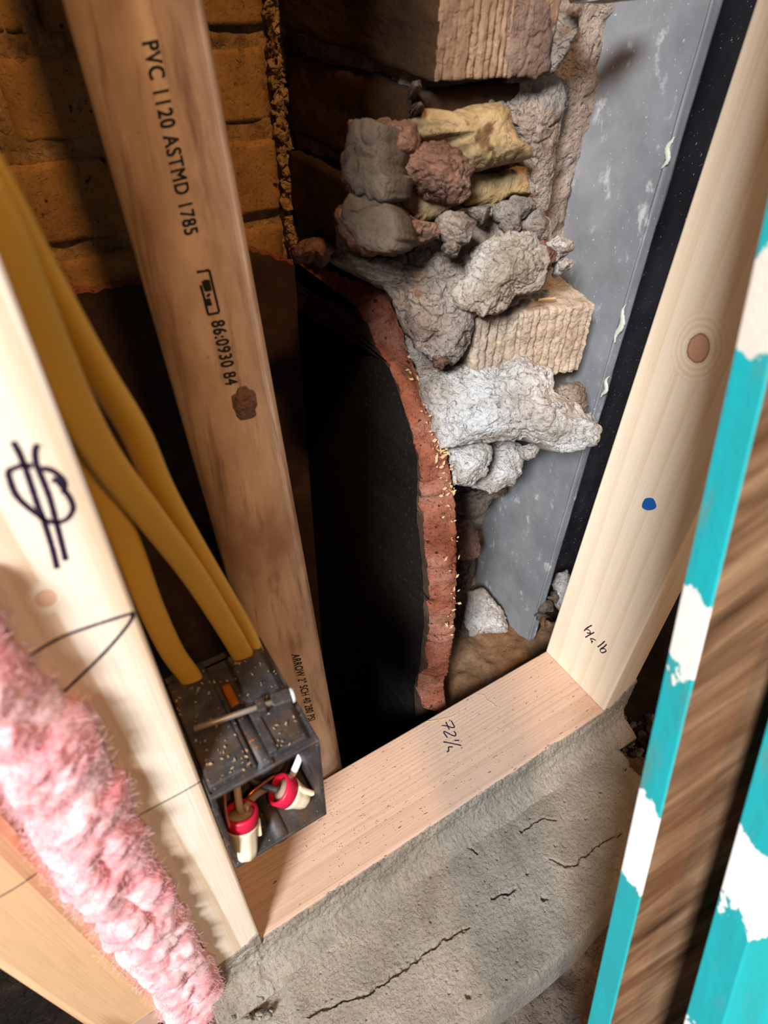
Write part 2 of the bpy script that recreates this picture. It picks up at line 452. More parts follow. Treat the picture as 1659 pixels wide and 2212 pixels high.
def painted(name, wins, aged='#3f8079'):
    """old teal paint with bare primer patches at the given spans (start, end) along the board"""
    a = N(name)
    sx = a.n('SeparateXYZ'); a.l(a.co, sx.inputs[0])
    z = a.math('ADD', sx.outputs[2], a.math('MULTIPLY', a.math('SUBTRACT', a.noise(a.co, 70, 4), .5), .05))
    c = a.mix(a.noise(a.mapping((90, 90, 20)), 1, 5, .6), '#0cb4c0', '#2a8f8c')
    c = a.mix(a.ramp(a.noise(a.mapping((60, 60, 16), loc=(.3, .2, 2)), 1, 5), [(.58, 0.0), (.72, .6)]), c, '#6a7f70')
    for z0, z1, col in wins:
        k = a.math('MULTIPLY', a.math('GREATER_THAN', z, z0), a.math('LESS_THAN', z, z1))
        c = a.mix(k, c, col)
    return a.fin(c, .5, a.noise(a.co, 160, 5), .0006, .6, .35)
def sawn():
    a = N('rough_sawn_brown_wood')
    v = a.mapping((70, 70, 45), rot=(0, .75, 0))
    rv = a.mapping(rot=(0, .55, 0))
    n1 = a.noise(a.mapping((9, 9, 75), src=rv), 1, 5, .6, .5)
    c = a.ramp(n1, [(.28, '#33200f'), (.46, '#614631'), (.60, '#7d6148'), (.78, '#a48a6c')])
    c = a.mix(a.ramp(a.noise(a.co, 24, 4), [(.5, 0.0), (.75, .7)]), c, '#5a3820')
    return a.fin(c, .85, n1, .0012, .8, .15)
M['sawn'] = sawn()

# ================================================================== THE SETTING
def grid(nu, nv, fn):
    V = [fn(i/(nu-1), j/(nv-1)) for j in range(nv) for i in range(nu)]
    F = [(j*nu+i, j*nu+i+1, (j+1)*nu+i+1, (j+1)*nu+i) for j in range(nv-1) for i in range(nu-1)]
    return V, F
def solid_grid(nu, nv, fn, back):
    """grid sheet closed behind by an offset copy"""
    V, F = grid(nu, nv, fn); n = len(V); b = np.array(back)
    V = V+[np.array(p)+b for p in V]
    F2 = [tuple(i+n for i in reversed(f)) for f in F]
    E = []
    for i in range(nu-1):
        E.append((i, i+n, i+1+n, i+1)); a = (nv-1)*nu+i; E.append((a, a+1, a+1+n, a+n))
    for j in range(nv-1):
        a = j*nu; E.append((a, a+nu, a+nu+n, a+n)); a = j*nu+nu-1; E.append((a, a+n, a+nu+n, a+nu))
    return V, F+F2+E

# floor: dusty sub-floor all round, low ground inside the cavity
def floor_fn(u, v):
    x = -.55+1.5*u; y = -.95+1.05*v
    z = -.034+.004*fbm((x, y, 0), 20, 4)
    if x > .36: z += .010*fbm((x, y, 3), 40, 5)
    return (x, y, z)
fl = tag(mesh('floor', *solid_grid(150, 105, floor_fn, (0, 0, -.05)), M['mortar_dark']), kind='structure')
box('cavity_floor', -.55, .95, .10, .60, -.46, -.40, M['dirt_shade'], bevel=0)['kind'] = 'structure'
bpy.data.objects['cavity_floor'].name = 'floor'

box('cavity_light_cap', -.60, 1.0, -.02, .60, 1.255, 1.30, M['stud'], bevel=0)['kind'] = 'structure'  # unseen cap added over the cavity to keep sky light off the back wall
box('wall_left', -.60, -.552, .0, .60, -.46, 1.25, M['mortar_dark'], bevel=0)['kind'] = 'structure'
tag(box('floor_shade_patch', -.54, -.100, -.4, .08, -.06, -.022, M['dirt_shade'], bevel=0), kind='structure').name = 'floor'  # near-black slab: deep shade at the left corner put into the floor colour
tag(box('floor_shade_patch', .433, .94, -.13, .167, -.06, -.018, M['dirt_shade'], bevel=0), kind='structure').name = 'floor'  # dark of the hollow by the right stud painted as near-black floor
tag(box('wall_light_stop', -.60, -.1225, .062, .089, -.06, 1.255, M['dirt_shade'], bevel=0), kind='structure')  # wall stretch added to stop window light leaking in left of the studs
# back wall: joint mortar sheet with the bricks laid in it
YB = .395
wb = tag(mesh('wall_back', *solid_grid(150, 190, lambda u, v: (-.55+1.15*u, YB+.0055+.0042*fbm((-.55+1.15*u, 0, -.42+1.62*v), 70, 5), -.42+1.62*v), (0, .08, 0)), M['mortar_joint']), kind='structure')
joints = [.579+.066*i for i in range(9, 0, -1)]+[.579, .516, .446, .382, .318, .254, .19, .126, .06, 0, -.06, -.12, -.18, -.24, -.30, -.36]
for ci in range(len(joints)-1):
    zt, zb = joints[ci]-.0065, joints[ci+1]+.0065
    if zb < .10: break
    x1 = .243; first = True; L = .092 if ci % 2 == 0 else .197
    if ci == 8: L = .16
    while x1 > -.45:
        x0 = x1-L
        jx, jy = random.uniform(-.003, .003), random.uniform(-.003, .004)
        low = zt < .45
        mm = M['brick_mauve'] if (low and x1 < .21) else M['brick_buff']
        near = x1 > -.12 and .3 < zb < .75
        nn = (24, 4, 12) if near else (3, 1, 2)
        if near:
            rough_block('brick', (x0, YB+jy+(.012 if low and x1 < .2 else 0), zb), (L-.001, 0, 0), (0, .07, 0), (0, 0, zt-zb), nn, mm, .0011, 90, parent=wb, seed=ci*3+x0, rnd=.0025, lo=.004 if low else .0012)
        else:
            box('brick', x0, x1-.001, YB+jy, YB+.07, zb, zt, mm, wb, .003)
        x1 = x0-.010; L = .197

# right chimney wall: mortar core (L shaped) with side bricks
def core(u, v):
    z = -.42+1.62*v; s = u*.40
    if s < .19: p = np.array([.264, .40-s, z]); n = np.array([-1., 0, 0])
    else: p = np.array([.264+(s-.19), .212 if z > .33 else .246, z]); n = np.array([0, -1., 0])
    if z < .445: p[0] = max(p[0], .283)
    h = .006*fbm(p, 45, 5)+.003*fbm(p, 150, 4)
    return p+n*h
V, F = grid(130, 330, core)
wr = tag(mesh('wall_right', V, F, M['mortar_grey']), kind='structure')
RB = [(.253, .200, .515, .569, 'brick_brown'), (.249, .200, .451, .503, 'brick_brown'), (.272, .21, .384, .440, 'brick_brown'),
      (.276, .22, .318, .372, 'brick_brown'), (.276, .22, .250, .306, 'brick_brown')]
for i, (x, y0, z0, z1, mm) in enumerate(RB):
    rough_block('brick', (x, y0, z0), (.09, 0, 0), (0, YB-.008-y0, 0), (0, 0, z1-z0), (10, 26, 12), M[mm], .0010, 80, parent=wr, seed=i*7, rnd=.003, lo=.002)
for i in range(8):
    z0 = .70+.066*i
    box('brick', .252, .345, .186, YB-.008, z0, z0+.056, M['brick_brown'], wr, .003)
# big upper brick with the wire-cut front
g = [(.16, .0012, .012), (.27, .003, .014), (.33, .0035, .016), (.40, .0022, .012), (.455, .004, .016), (.51, .0035, .014), (.56, .003, .014), (.60, .002, .012), (.08, .0012, .012), (.70, .001, .02), (.78, .0016, .02), (.88, .0012, .02)]
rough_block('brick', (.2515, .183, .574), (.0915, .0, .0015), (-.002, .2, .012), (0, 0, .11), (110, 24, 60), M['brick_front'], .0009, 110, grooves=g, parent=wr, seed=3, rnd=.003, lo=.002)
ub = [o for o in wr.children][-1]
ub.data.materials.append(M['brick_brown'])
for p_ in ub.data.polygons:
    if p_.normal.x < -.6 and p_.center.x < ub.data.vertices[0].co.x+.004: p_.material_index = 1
lump('brick_skin', [(1093, -30), (1186, -30), (1189, 60), (1188, 150), (1150, 166), (1100, 165), (1096, 90)], .1835, .008, .002, M['brick_skin'], amp=.0016, freq=60, seed=61, ckf=60, ckd=.001, nrm=(0, -1, 0.05), flat=6, parent=wr)
# crumbly bead of mortar in the corner of the two walls
path = [(.249, YB-.002, .40+.012*i) for i in range(40)]
V, F = tube([np.array(p)+.004*np.array([fbm(p, 60, 3), fbm((p[0], p[1]+4, p[2]), 60, 3), 0]) for p in smooth_path(path, 700)], [.0062*(.75+.9*abs(noise.noise(Vector((i*.06, 2, 1))))) for i in range(700)], .005, n=24)
V = [np.array(p)+.0034*np.array([fbm(p, 130, 6, .5), fbm(np.array(p)+7, 130, 6, .5), fbm(np.array(p)+3, 130, 6, .5)]) for p in V]
mesh('mortar_bead', V, F, M['mortar_joint'], wb)

# ================================================================== SHEET METAL
t = thing('metal_flashing', (.417, .19, -.02), 'grey sheet metal panel with pale splashes standing beside the broken chimney masonry', 'panel')
mesh('sheet', *join([(boxv(.416, .4185, .136, .36, -.03, 1.0), BOXF)]), M['panel'], t, smooth=False, bevel=.0004)
V, F = solid_grid(6, 90, lambda u, v: np.array([.416+.009*u, .1345-.0015*u+.0008*fbm((u, 0, v*3), 8, 3), -.02+1.02*v]), (0, .0015, 0))
mesh('folded_edge', V, F, M['panel'], t)
for k, (q, L, wdt) in enumerate([((1338, 700), .032, .006), ((1306, 835), .022, .005), ((1440, 330), .02, .005)]):
    p = atx(*q, .4155)
    pts = [p+np.array([0, -.001+.0015*math.sin(i*1.3+k), (i/7-.5)*L]) for i in range(8)]
    V, F = tube(smooth_path(pts, 30), [wdt*.45*math.sin(math.pi*(i+.5)/30)*(1+.5*noise.noise(Vector((i*.7, k, 0)))) for i in range(30)], .0010, ref=(0, 1, 0), n=8)
    mesh('caulk_smear', V, F, M['smear'], t)
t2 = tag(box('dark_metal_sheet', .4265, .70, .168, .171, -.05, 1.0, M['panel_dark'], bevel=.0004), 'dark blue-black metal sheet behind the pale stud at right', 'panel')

# ================================================================== CLAY FLUE LINER
XI, XO = .246, .268
inner = [(604, 575), (640, 600), (690, 640), (740, 660), (772, 668), (795, 705), (812, 745), (832, 778), (850, 812), (864, 850), (880, 900), (893, 945), (905, 990), (908, 1050), (905, 1095), (914, 1110), (916, 1160), (920, 1200), (924, 1250), (929, 1290), (921, 1300), (928, 1330), (925, 1375), (918, 1400), (925, 1440), (904, 1452), (901, 1490), (915, 1530)]
outer = [(655, 560), (700, 578), (745, 598), (800, 615), (832, 626), (845, 660), (862, 695), (876, 740), (890, 780), (905, 815), (922, 860), (938, 905), (952, 950), (965, 985), (975, 1030), (982, 1080), (985, 1130), (986, 1190), (986, 1250), (985, 1300), (980, 1340), (984, 1360), (975, 1400), (970, 1440), (958, 1475), (960, 1500), (965, 1530)]
def resamp(P, n, jag, sd):
    P = np.array(P); L = np.r_[0, np.cumsum(np.linalg.norm(np.diff(P, axis=0), axis=1))]
    Q = np.array([[np.interp(s, L, P[:, i]) for i in range(3)] for s in np.linspace(0, L[-1], n)])
    for i in range(n):
        Q[i, 1] += jag*fbm((sd, i*.02, 0), 14, 5); Q[i, 2] += jag*fbm((sd+9, i*.02, 0), 14, 5)
    return Q
NL = 240
I = resamp([atx(*q, XI) for q in inner], NL, .0042, 1); O = resamp([atx(*q, XO) for q in outer], NL, .0026, 5)
flue = thing('flue_liner', (.2, .25, -.38), 'broken terracotta flue liner, black with soot inside, at the cavity bottom', 'flue')
# wall faces: strips from the broken edge straight back to the rear corner
yback = .385
V = []; F = []
KS = 14
for i in range(NL):
    for k in range(KS):   # inner face, from edge (k=0) to back
        s = k/(KS-1); p = I[i].copy(); p[1] = I[i][1]*(1-s)+max(yback, I[i][1]+.001)*s; V.append(p)
    for k in range(9):    # broken edge from inner to outer
        s = (k+.5)/9; p = I[i]*(1-s)+O[i]*s
        b = .0045*math.sin(math.pi*s)
        p = p+np.array([0, -b, b*.3])+np.array([0, -1, .4])*.0030*(fbm(p, 90, 5)+.6*fbm(p+3, 320, 4)); V.append(p)
    for k in range(4):
        s = k/3; p = O[i].copy(); p[1] = O[i][1]*(1-s)+max(yback, O[i][1]+.001)*s; V.append(p)
W_ = KS+9+4
fi, fe = [], []
for i in range(NL-1):
    for k in range(W_-1):
        f = (i*W_+k, i*W_+k+1, (i+1)*W_+k+1, (i+1)*W_+k)
        (fe if KS-1 <= -1 else F).append(f)
# orientation: inner verts run edge->back, so reorder: back->edge
V2 = []
for i in range(NL):
    row = V[i*W_:(i+1)*W_]; V2 += row[:KS][::-1]+row[KS:]
wallo = mesh('side_wall', V2, F, M['liner_face'], flue)
wallo.data.materials.append(M['terracotta'])
for pi, pl in enumerate(wallo.data.polygons):
    k = pi % (W_-1)
    if k >= KS-1: pl.material_index = 1
# lower apron of the side wall down to the cavity floor
V, F = solid_grid(2, 2, lambda u, v: np.array([XI+.001, I[-1][1]*(1-u)+yback*u, -.40*(1-v)+(I[-1][2]+.002)*v]), (XO-XI-.002, 0, 0))
mesh('side_wall', V, F, M['liner_face'], flue, smooth=False)
# soot coat on the inner face with a ragged upper edge
soot_px = [(612, 700), (640, 735), (668, 716), (690, 722), (705, 722), (720, 712), (735, 722), (752, 738), (770, 745), (785, 770), (800, 768), (818, 775), (836, 790), (850, 822), (866, 868), (884, 925), (899, 990), (900, 1060), (898, 1110), (905, 1170), (911, 1230), (914, 1300), (914, 1360), (908, 1400), (908, 1440), (895, 1470), (893, 1500), (896, 1560)]
T = resamp([atx(*q, XI-.0008) for q in soot_px], 200, .0018, 12)
V = []; F = []
for i in range(200):
    for k in range(2):
        p = T[i].copy()
        if k == 1: p[1] = yback-.001; p[2] -= .02
        V.append(p)
F = [(2*i, 2*i+1, 2*i+3, 2*i+2) for i in range(199)]
n = len(V); V += [np.array(p)+np.array([.0006, 0, 0]) for p in V]
F += [tuple(a+n for a in reversed(f)) for f in F]+[(2*i, 2*i+2, 2*i+2+n, 2*i+n) for i in range(199)]
zl = T[-1][2]
so = mesh('soot_coat', V, F, M['soot'], flue)
box('soot_coat', XI-.0012, XI-.0002, T[-1][1], yback-.001, -.40, zl+.0, M['soot'], flue, 0)
# rear wall of the liner with its broken top
tp = [(-60, 690), (60, 660), (150, 640), (220, 628), (290, 614), (330, 606), (400, 590), (470, 560), (540, 538), (560, 548), (590, 556), (612, 566), (665, 580)]
T = resamp([aty(*q, .383) for q in tp], 120, .003, 3); T[:, 1] = .383
V, F = [], []
for i in range(120):
    for k in range(8):
        s = k/7; V.append((T[i, 0], .383+.0006*fbm((T[i, 0], 1, s), 20, 3), T[i, 2]*(1-s)-.40*s))
    V.append((T[i, 0], .394, T[i, 2]+.002)); V.append((T[i, 0], .394, -.40))
for i in range(119):
    a, b = i*10, i*10+10
    for k in range(7): F.append((a+k, a+k+1, b+k+1, b+k))
    F += [(a+8, a, b, b+8), (a+9, a+8, b+8, b+9), (a+7, a+9, b+9, b+7)]
rw = mesh('rear_wall', V, F, M['liner_face'], flue, smooth=False)
rw.data.materials.append(M['terracotta'])
for pi, pl in enumerate(rw.data.polygons):
    if pi % 10 == 7: pl.material_index = 1
# fallen sherd at the foot of the broken edge
lump('terracotta_sherd', [(905, 1490), (935, 1478), (958, 1500), (962, 1520), (950, 1560), (925, 1545), (908, 1520)], .155, .02, .012, M['terracotta'], .002, 70, 4, ckf=60)
tag(bpy.data.objects['terracotta_sherd'], 'small broken terracotta sherd at the foot of the flue liner edge, behind the sole plate', 'rubble')

# ================================================================== MORTAR AND BROKEN BRICKS
def rub(name, px, Y, depth, bulge, mk, label, cat, group=None, **k):
    return tag(lump(name, px, Y, depth, bulge, M[mk], **k), label, cat, group)
def c2(*p): return [(600+x/2.37, y/2.37) for x, y in p]
def c3(*p): return [(700+x/2.552, 500+y/2.552) for x, y in p]
def c8(*p): return [(860+x/2.765, 900+y/2.765) for x, y in p]
def c4(*p): return [(1100+x/2.968, y/2.968) for x, y in p]
def cz(*p): return [(960+x/4.423, 1050+y/4.423) for x, y in p]

rub('mortar_lump', [(1188, -20), (1252, -20), (1243, 60), (1226, 108), (1208, 138), (1190, 165), (1183, 80)], .188, .04, .010, 'mortar_grey', 'upright grey mortar strip between the topmost grooved brick and the metal panel', 'mortar', nrm=(-.1, -1, .12), seed=1, amp=.004, ckf=70)
rub('mortar_lump', [(965, 196), (1080, 182), (1185, 166), (1215, 185), (1222, 212), (1212, 262), (1199, 320), (1193, 380), (1182, 456), (1152, 440), (1140, 390), (1120, 300), (1050, 240)], .197, .03, .008, 'mortar_grey', 'grey mortar slab under the topmost grooved brick, running down to the metal panel edge', 'mortar', nrm=(-.1, -1, .12), seed=2, amp=.004, ckf=45, nring=34, nang=150)
rub('mortar_lump', [(1262, -30), (1400, -30), (1400, -3), (1310, 3), (1280, 0)], .150, .02, .010, 'mortar_white', 'white mortar crust at the very top of the metal panel', 'mortar', nrm=(-.1, -1, .12), seed=22, amp=.003)
rub('broken_brick', c2((720, 600), (790, 560), (900, 580), (950, 572), (1010, 545), (1120, 530), (1175, 565), (1205, 660), (1245, 735), (1300, 778), (1285, 800), (1140, 826), (1010, 860), (962, 862), (920, 770), (880, 715), (770, 700)), .186, .05, .014, 'brick_yellow', 'large yellow broken brick end projecting from the chimney under the topmost brick', 'brick', nrm=(-.1,-.9,.35), seed=3, amp=.003, freq=45, nring=34, nang=150, flat=3.5)
rub('broken_brick', c2((985, 885), (1090, 892), (1190, 878), (1282, 845), (1290, 990), (1200, 995), (1100, 1045), (955, 1055)), .197, .05, .006, 'brick_yellow', 'thin yellow brick end below the large yellow broken brick', 'brick', nrm=(-.1, -1, .12), seed=4, amp=.0015, flat=5)
rub('broken_brick', c2((630, 945), (700, 975), (860, 1000), (900, 1040), (850, 1085), (740, 1135), (690, 1090), (640, 1040)), .188, .05, .006, 'brick_yellow', 'tan brick end half buried between the two grey-faced brick bats', 'brick', nrm=(-.1, -1, .12), seed=5, amp=.0015, flat=4)
rub('brick_bat', c2((385, 622), (480, 614), (560, 606), (650, 625), (705, 650), (722, 735), (700, 790), (600, 830), (570, 900), (610, 960), (545, 1022), (400, 985), (335, 900), (345, 770)), .190, .05, .016, 'brick_red', 'upper broken brick bat with a smooth grey left face and cracked reddish side', 'brick', seed=6, amp=.0030, freq=42, ckf=34, ckd=.003, nring=34, nang=150, flat=3)
rub('mortar_lump', c2((600, 830), (700, 740), (780, 718), (840, 722), (900, 750), (945, 800), (985, 870), (975, 980), (940, 1040), (860, 1030), (740, 985), (650, 960), (580, 905)), .176, .04, .020, 'brick_red', 'rounded mauve mortar lump clinging right of the upper broken brick bat', 'mortar', seed=7, amp=.004, ckf=70, nring=30, nang=140)
rub('brick_bat', c2((365, 1002), (480, 1010), (560, 1030), (610, 1015), (645, 1080), (720, 1130), (830, 1150), (820, 1200), (700, 1250), (600, 1282), (480, 1288), (380, 1250), (318, 1180), (310, 1090)), .180, .05, .014, 'brick_red', 'lower broken brick bat with a smooth grey left face and dusty red top', 'brick', seed=8, amp=.0028, freq=40, ckf=30, ckd=.002, nring=30, nang=140, flat=3)
rub('mortar_mass', [(716, 560), (740, 538), (800, 545), (870, 530), (946, 508), (985, 530), (1022, 523), (1077, 506), (1140, 502), (1182, 536), (1180, 590), (1165, 622), (1110, 652), (1088, 668), (1020, 682), (1015, 735), (990, 775), (935, 770), (905, 745), (880, 700), (842, 622), (775, 585)], .186, .05, .020, 'mortar_grey', 'biggest grey-brown mortar mass spilling over the top of the flue liner', 'mortar', cell=48, celld=.0055, seed=9, amp=.007, freq=38, ckf=48, ckd=.003, nring=60, nang=260, flat=2.6)
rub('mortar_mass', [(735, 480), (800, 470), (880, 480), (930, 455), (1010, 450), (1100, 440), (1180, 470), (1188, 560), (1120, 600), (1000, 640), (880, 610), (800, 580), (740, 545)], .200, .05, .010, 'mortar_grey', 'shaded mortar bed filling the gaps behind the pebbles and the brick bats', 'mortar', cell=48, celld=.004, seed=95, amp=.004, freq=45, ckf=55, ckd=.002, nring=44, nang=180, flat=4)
rub('mortar_mass', c2((1000, 1290), (1130, 1200), (1200, 1188), (1300, 1190), (1370, 1260), (1385, 1340), (1350, 1460), (1300, 1490), (1220, 1500), (1180, 1570), (1060, 1600), (930, 1560), (900, 1480), (960, 1400)), .150, .05, .018, 'mortar_tan', 'pale lime mortar heap lying on the protruding grooved brick', 'mortar', cell=48, celld=.0055, seed=10, amp=.006, freq=50, ckf=60, ckd=.003, nring=44, nang=200)
rub('mortar_mass', [(885, 700), (905, 745), (940, 772), (990, 775), (1010, 800), (1000, 830), (960, 840), (915, 820), (900, 790), (880, 740)], .196, .05, .004, 'mortar_grey', 'dirty mortar filling between the flue liner edge and the protruding brick', 'mortar', cell=48, celld=.0055, seed=11, amp=.005, ckf=80, ckd=.004)
rub('mortar_mass', c3((535, 810), (580, 775), (650, 768), (760, 728), (820, 740), (950, 735), (1060, 690), (1160, 735), (1240, 775), (1255, 850), (1290, 900), (1400, 960), (1440, 1040), (1500, 1060), (1498, 1120), (1470, 1170), (1380, 1190), (1310, 1213), (1230, 1185), (1180, 1150), (1080, 1130), (1000, 1140), (830, 1162), (660, 1190), (620, 1060), (570, 940)), .138, .08, .024, 'mortar_white', 'broad white mortar mass hanging below the protruding grooved brick', 'mortar', cell=48, celld=.0055, seed=12, amp=.0065, freq=42, ckf=45, ckd=.003, nring=60, nang=260, flat=3)
rub('mortar_lump', c3((1270, 860), (1330, 830), (1405, 828), (1440, 900), (1448, 980), (1420, 1000), (1390, 1050), (1290, 1010), (1270, 940)), .132, .04, .016, 'mortar_grey', 'brown-topped mortar lump at the right end of the broad white mass', 'mortar', seed=13, amp=.004, ckf=70)
rub('mortar_lump', c3((1420, 1010), (1470, 1000), (1500, 1045), (1502, 1110), (1480, 1165), (1420, 1170), (1405, 1100)), .126, .025, .010, 'mortar_white', 'small pale mortar knob overhanging the edge of the metal panel', 'mortar', seed=14, amp=.004)
rub('mortar_mass', c3((668, 1200), (740, 1180), (830, 1162), (905, 1170), (912, 1240), (895, 1320), (850, 1370), (810, 1398), (720, 1370), (690, 1290)), .150, .05, .016, 'mortar_white', 'white mortar clod beside the flue edge, under the broad white mass', 'mortar', cell=48, celld=.0055, seed=15, amp=.005, ckf=60, nring=30)
rub('mortar_mass', c3((890, 1175), (1000, 1140), (1080, 1180), (1095, 1250), (1082, 1340), (1040, 1395), (930, 1425), (820, 1400), (860, 1360), (905, 1300)), .160, .05, .016, 'mortar_white', 'greyish mortar clod hanging in front of the metal panel, right of the white clod', 'mortar', cell=48, celld=.0055, seed=16, amp=.005, ckf=55, nring=30)
rub('mortar_lump', c3((1080, 1185), (1200, 1145), (1170, 1230), (1130, 1262), (1092, 1235)), .140, .03, .008, 'mortar_white', 'thin white mortar flake dangling before the metal panel', 'mortar', seed=17, amp=.003)
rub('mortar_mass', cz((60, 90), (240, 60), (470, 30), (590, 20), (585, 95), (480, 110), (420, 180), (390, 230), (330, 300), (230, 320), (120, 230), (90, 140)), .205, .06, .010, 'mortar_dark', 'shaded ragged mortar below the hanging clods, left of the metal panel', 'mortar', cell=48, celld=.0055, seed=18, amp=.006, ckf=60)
rub('brick_bat', cz((90, 210), (215, 250), (260, 380), (310, 420), (340, 600), (325, 660), (190, 705), (100, 690)), .215, .06, .008, 'brick_red', 'tan brick bat in the shade between flue edge and metal panel', 'brick', seed=19, amp=.003)
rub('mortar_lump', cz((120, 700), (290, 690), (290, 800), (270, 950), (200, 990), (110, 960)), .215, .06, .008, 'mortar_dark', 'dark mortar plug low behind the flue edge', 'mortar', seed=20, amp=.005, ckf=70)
rub('mortar_mass', cz((240, 1010), (380, 980), (430, 1040), (500, 1150), (560, 1200), (605, 1330), (600, 1390), (480, 1400), (360, 1390), (260, 1440), (200, 1300)), .185, .05, .016, 'mortar_white', 'pale mortar chunk lying at the foot of the metal panel', 'mortar', cell=48, celld=.0055, seed=21, amp=.005, ckf=60)
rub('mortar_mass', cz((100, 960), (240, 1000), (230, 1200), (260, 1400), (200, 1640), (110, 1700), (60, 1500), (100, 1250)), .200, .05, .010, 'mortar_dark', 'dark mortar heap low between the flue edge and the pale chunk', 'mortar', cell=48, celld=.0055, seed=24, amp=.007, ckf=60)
rub('mortar_lump', [(1198, 1262), (1208, 1240), (1226, 1232), (1240, 1290), (1222, 1330), (1204, 1310)], .130, .03, .012, 'mortar_white', 'white mortar lump peeping past the pale stud, right of the metal panel foot', 'mortar', seed=23, amp=.003)
rub('brick_piece', [(640, 555), (632, 535), (660, 520), (690, 515), (715, 530), (722, 545), (700, 565), (672, 560)], .235, .04, .012, 'brick_red', 'small dark red brick piece on the flue liner top, by the back corner', 'brick', seed=25, amp=.003)
lump('mortar_face_shade', c2((385, 622), (470, 616), (512, 640), (518, 760), (520, 880), (560, 900), (545, 1022), (400, 985), (335, 900), (345, 770)), .172, .03, .003, M['mortar_face_shade'], parent=bpy.data.objects['brick_bat'], seed=90, amp=.0012, freq=40, ckf=26, ckd=.002, flat=5, nrm=(-.90, -.34, .26), rag=.001)
lump('mortar_face_shade', c2((365, 1002), (480, 1010), (540, 1030), (590, 1090), (600, 1200), (590, 1270), (480, 1288), (420, 1260), (380, 1180), (335, 1150), (325, 1080)), .164, .03, .003, M['mortar_face_shade'], parent=bpy.data.objects['brick_bat.001'], seed=91, amp=.0012, freq=40, ckf=22, ckd=.002, flat=5, nrm=(-.84, -.42, .34), rag=.001)
# pebbly bits among the masonry
bits = [(c2((815, 1120), (870, 1085), (950, 1085), (1005, 1130), (1000, 1200), (960, 1240), (870, 1230), (830, 1170)), .158, 'round mortar pebble with a cracked top, left of the small triangular one', 'mortar_grey'),
        (c2((985, 1070), (1040, 1052), (1100, 1050), (1095, 1090), (1050, 1145), (1005, 1110)), .165, 'small triangular mortar piece above the pale heap', 'mortar_grey'),
        (c2((1095, 1090), (1150, 1030), (1230, 1000), (1310, 1010), (1330, 1060), (1270, 1090), (1240, 1180), (1180, 1190), (1120, 1140)), .168, 'knobbly mortar piece against the mortar slab, top of the pebbles', 'mortar_grey'),
        (c2((1250, 1150), (1300, 1080), (1350, 1060), (1392, 1140), (1385, 1210), (1320, 1230)), .160, 'rounded mortar pebble touching the metal panel', 'mortar_grey'),
        (c2((1365, 1250), (1440, 1206), (1515, 1250), (1500, 1290), (1420, 1335), (1400, 1300)), .150, 'pale angular stone by the metal panel', 'mortar_white'),
        (c2((1300, 1240), (1360, 1225), (1420, 1300), (1400, 1380), (1330, 1370), (1340, 1300)), .150, 'orange-brown brick crumb beside the pale angular stone', 'brick_red'),
        (c2((1425, 1350), (1470, 1312), (1510, 1340), (1505, 1370), (1450, 1400), (1420, 1395)), .146, 'pale round pebble on the protruding brick by the panel', 'mortar_white'),
        (c2((850, 1250), (900, 1230), (950, 1260), (920, 1300), (860, 1290)), .152, 'tiny mortar crumb in the gap under the round pebble', 'mortar_grey'),
        (c2((685, 525), (735, 510), (748, 545), (735, 575), (690, 570)), .190, 'small grey crumb left of the large yellow brick', 'mortar_dark'),
        (c2((690, 430), (720, 425), (722, 455), (690, 465), (670, 450)), .185, 'small grey crumb on the ledge under the topmost brick', 'mortar_dark'),
        (c3((600, 690), (660, 680), (690, 720), (660, 755), (610, 740)), .160, 'reddish crumb in the dark gap left of the protruding brick', 'brick_red')]
for i, (px, Y, lb, mk) in enumerate(bits):
    rub('pebble', px, Y, .022, .010, mk, lb, 'rubble', 'crumbs in the broken masonry', seed=40+i, amp=.003, freq=70, nring=16, nang=70, ckf=90, ckd=.001)

# protruding grooved brick
TL, TR, BK = atz(1026, 690, .43), atz(1291, 656, .43), atz(1236, 592, .43)
ex = TR-TL; ey = np.array([-ex[1], ex[0], 0]); ey *= .090/np.linalg.norm(ey); ez = np.array([0, 0, -.060])
blk = thing('grooved_brick', tuple(TL+ex/2+ez), 'dusty brick with a deeply grooved front, jutting from the mortar towards the metal panel', 'brick')
g = [(i/15+.02+random.uniform(-.012, .012), random.uniform(.002, .0042), random.uniform(.013, .022)) for i in range(15)]
rough_block('body', TL+ez, ex, ey, -ez, (120, 24, 60), M['brick_block'], .0012, 120, grooves=g, parent=blk, seed=9, rnd=.003, lo=.0015)

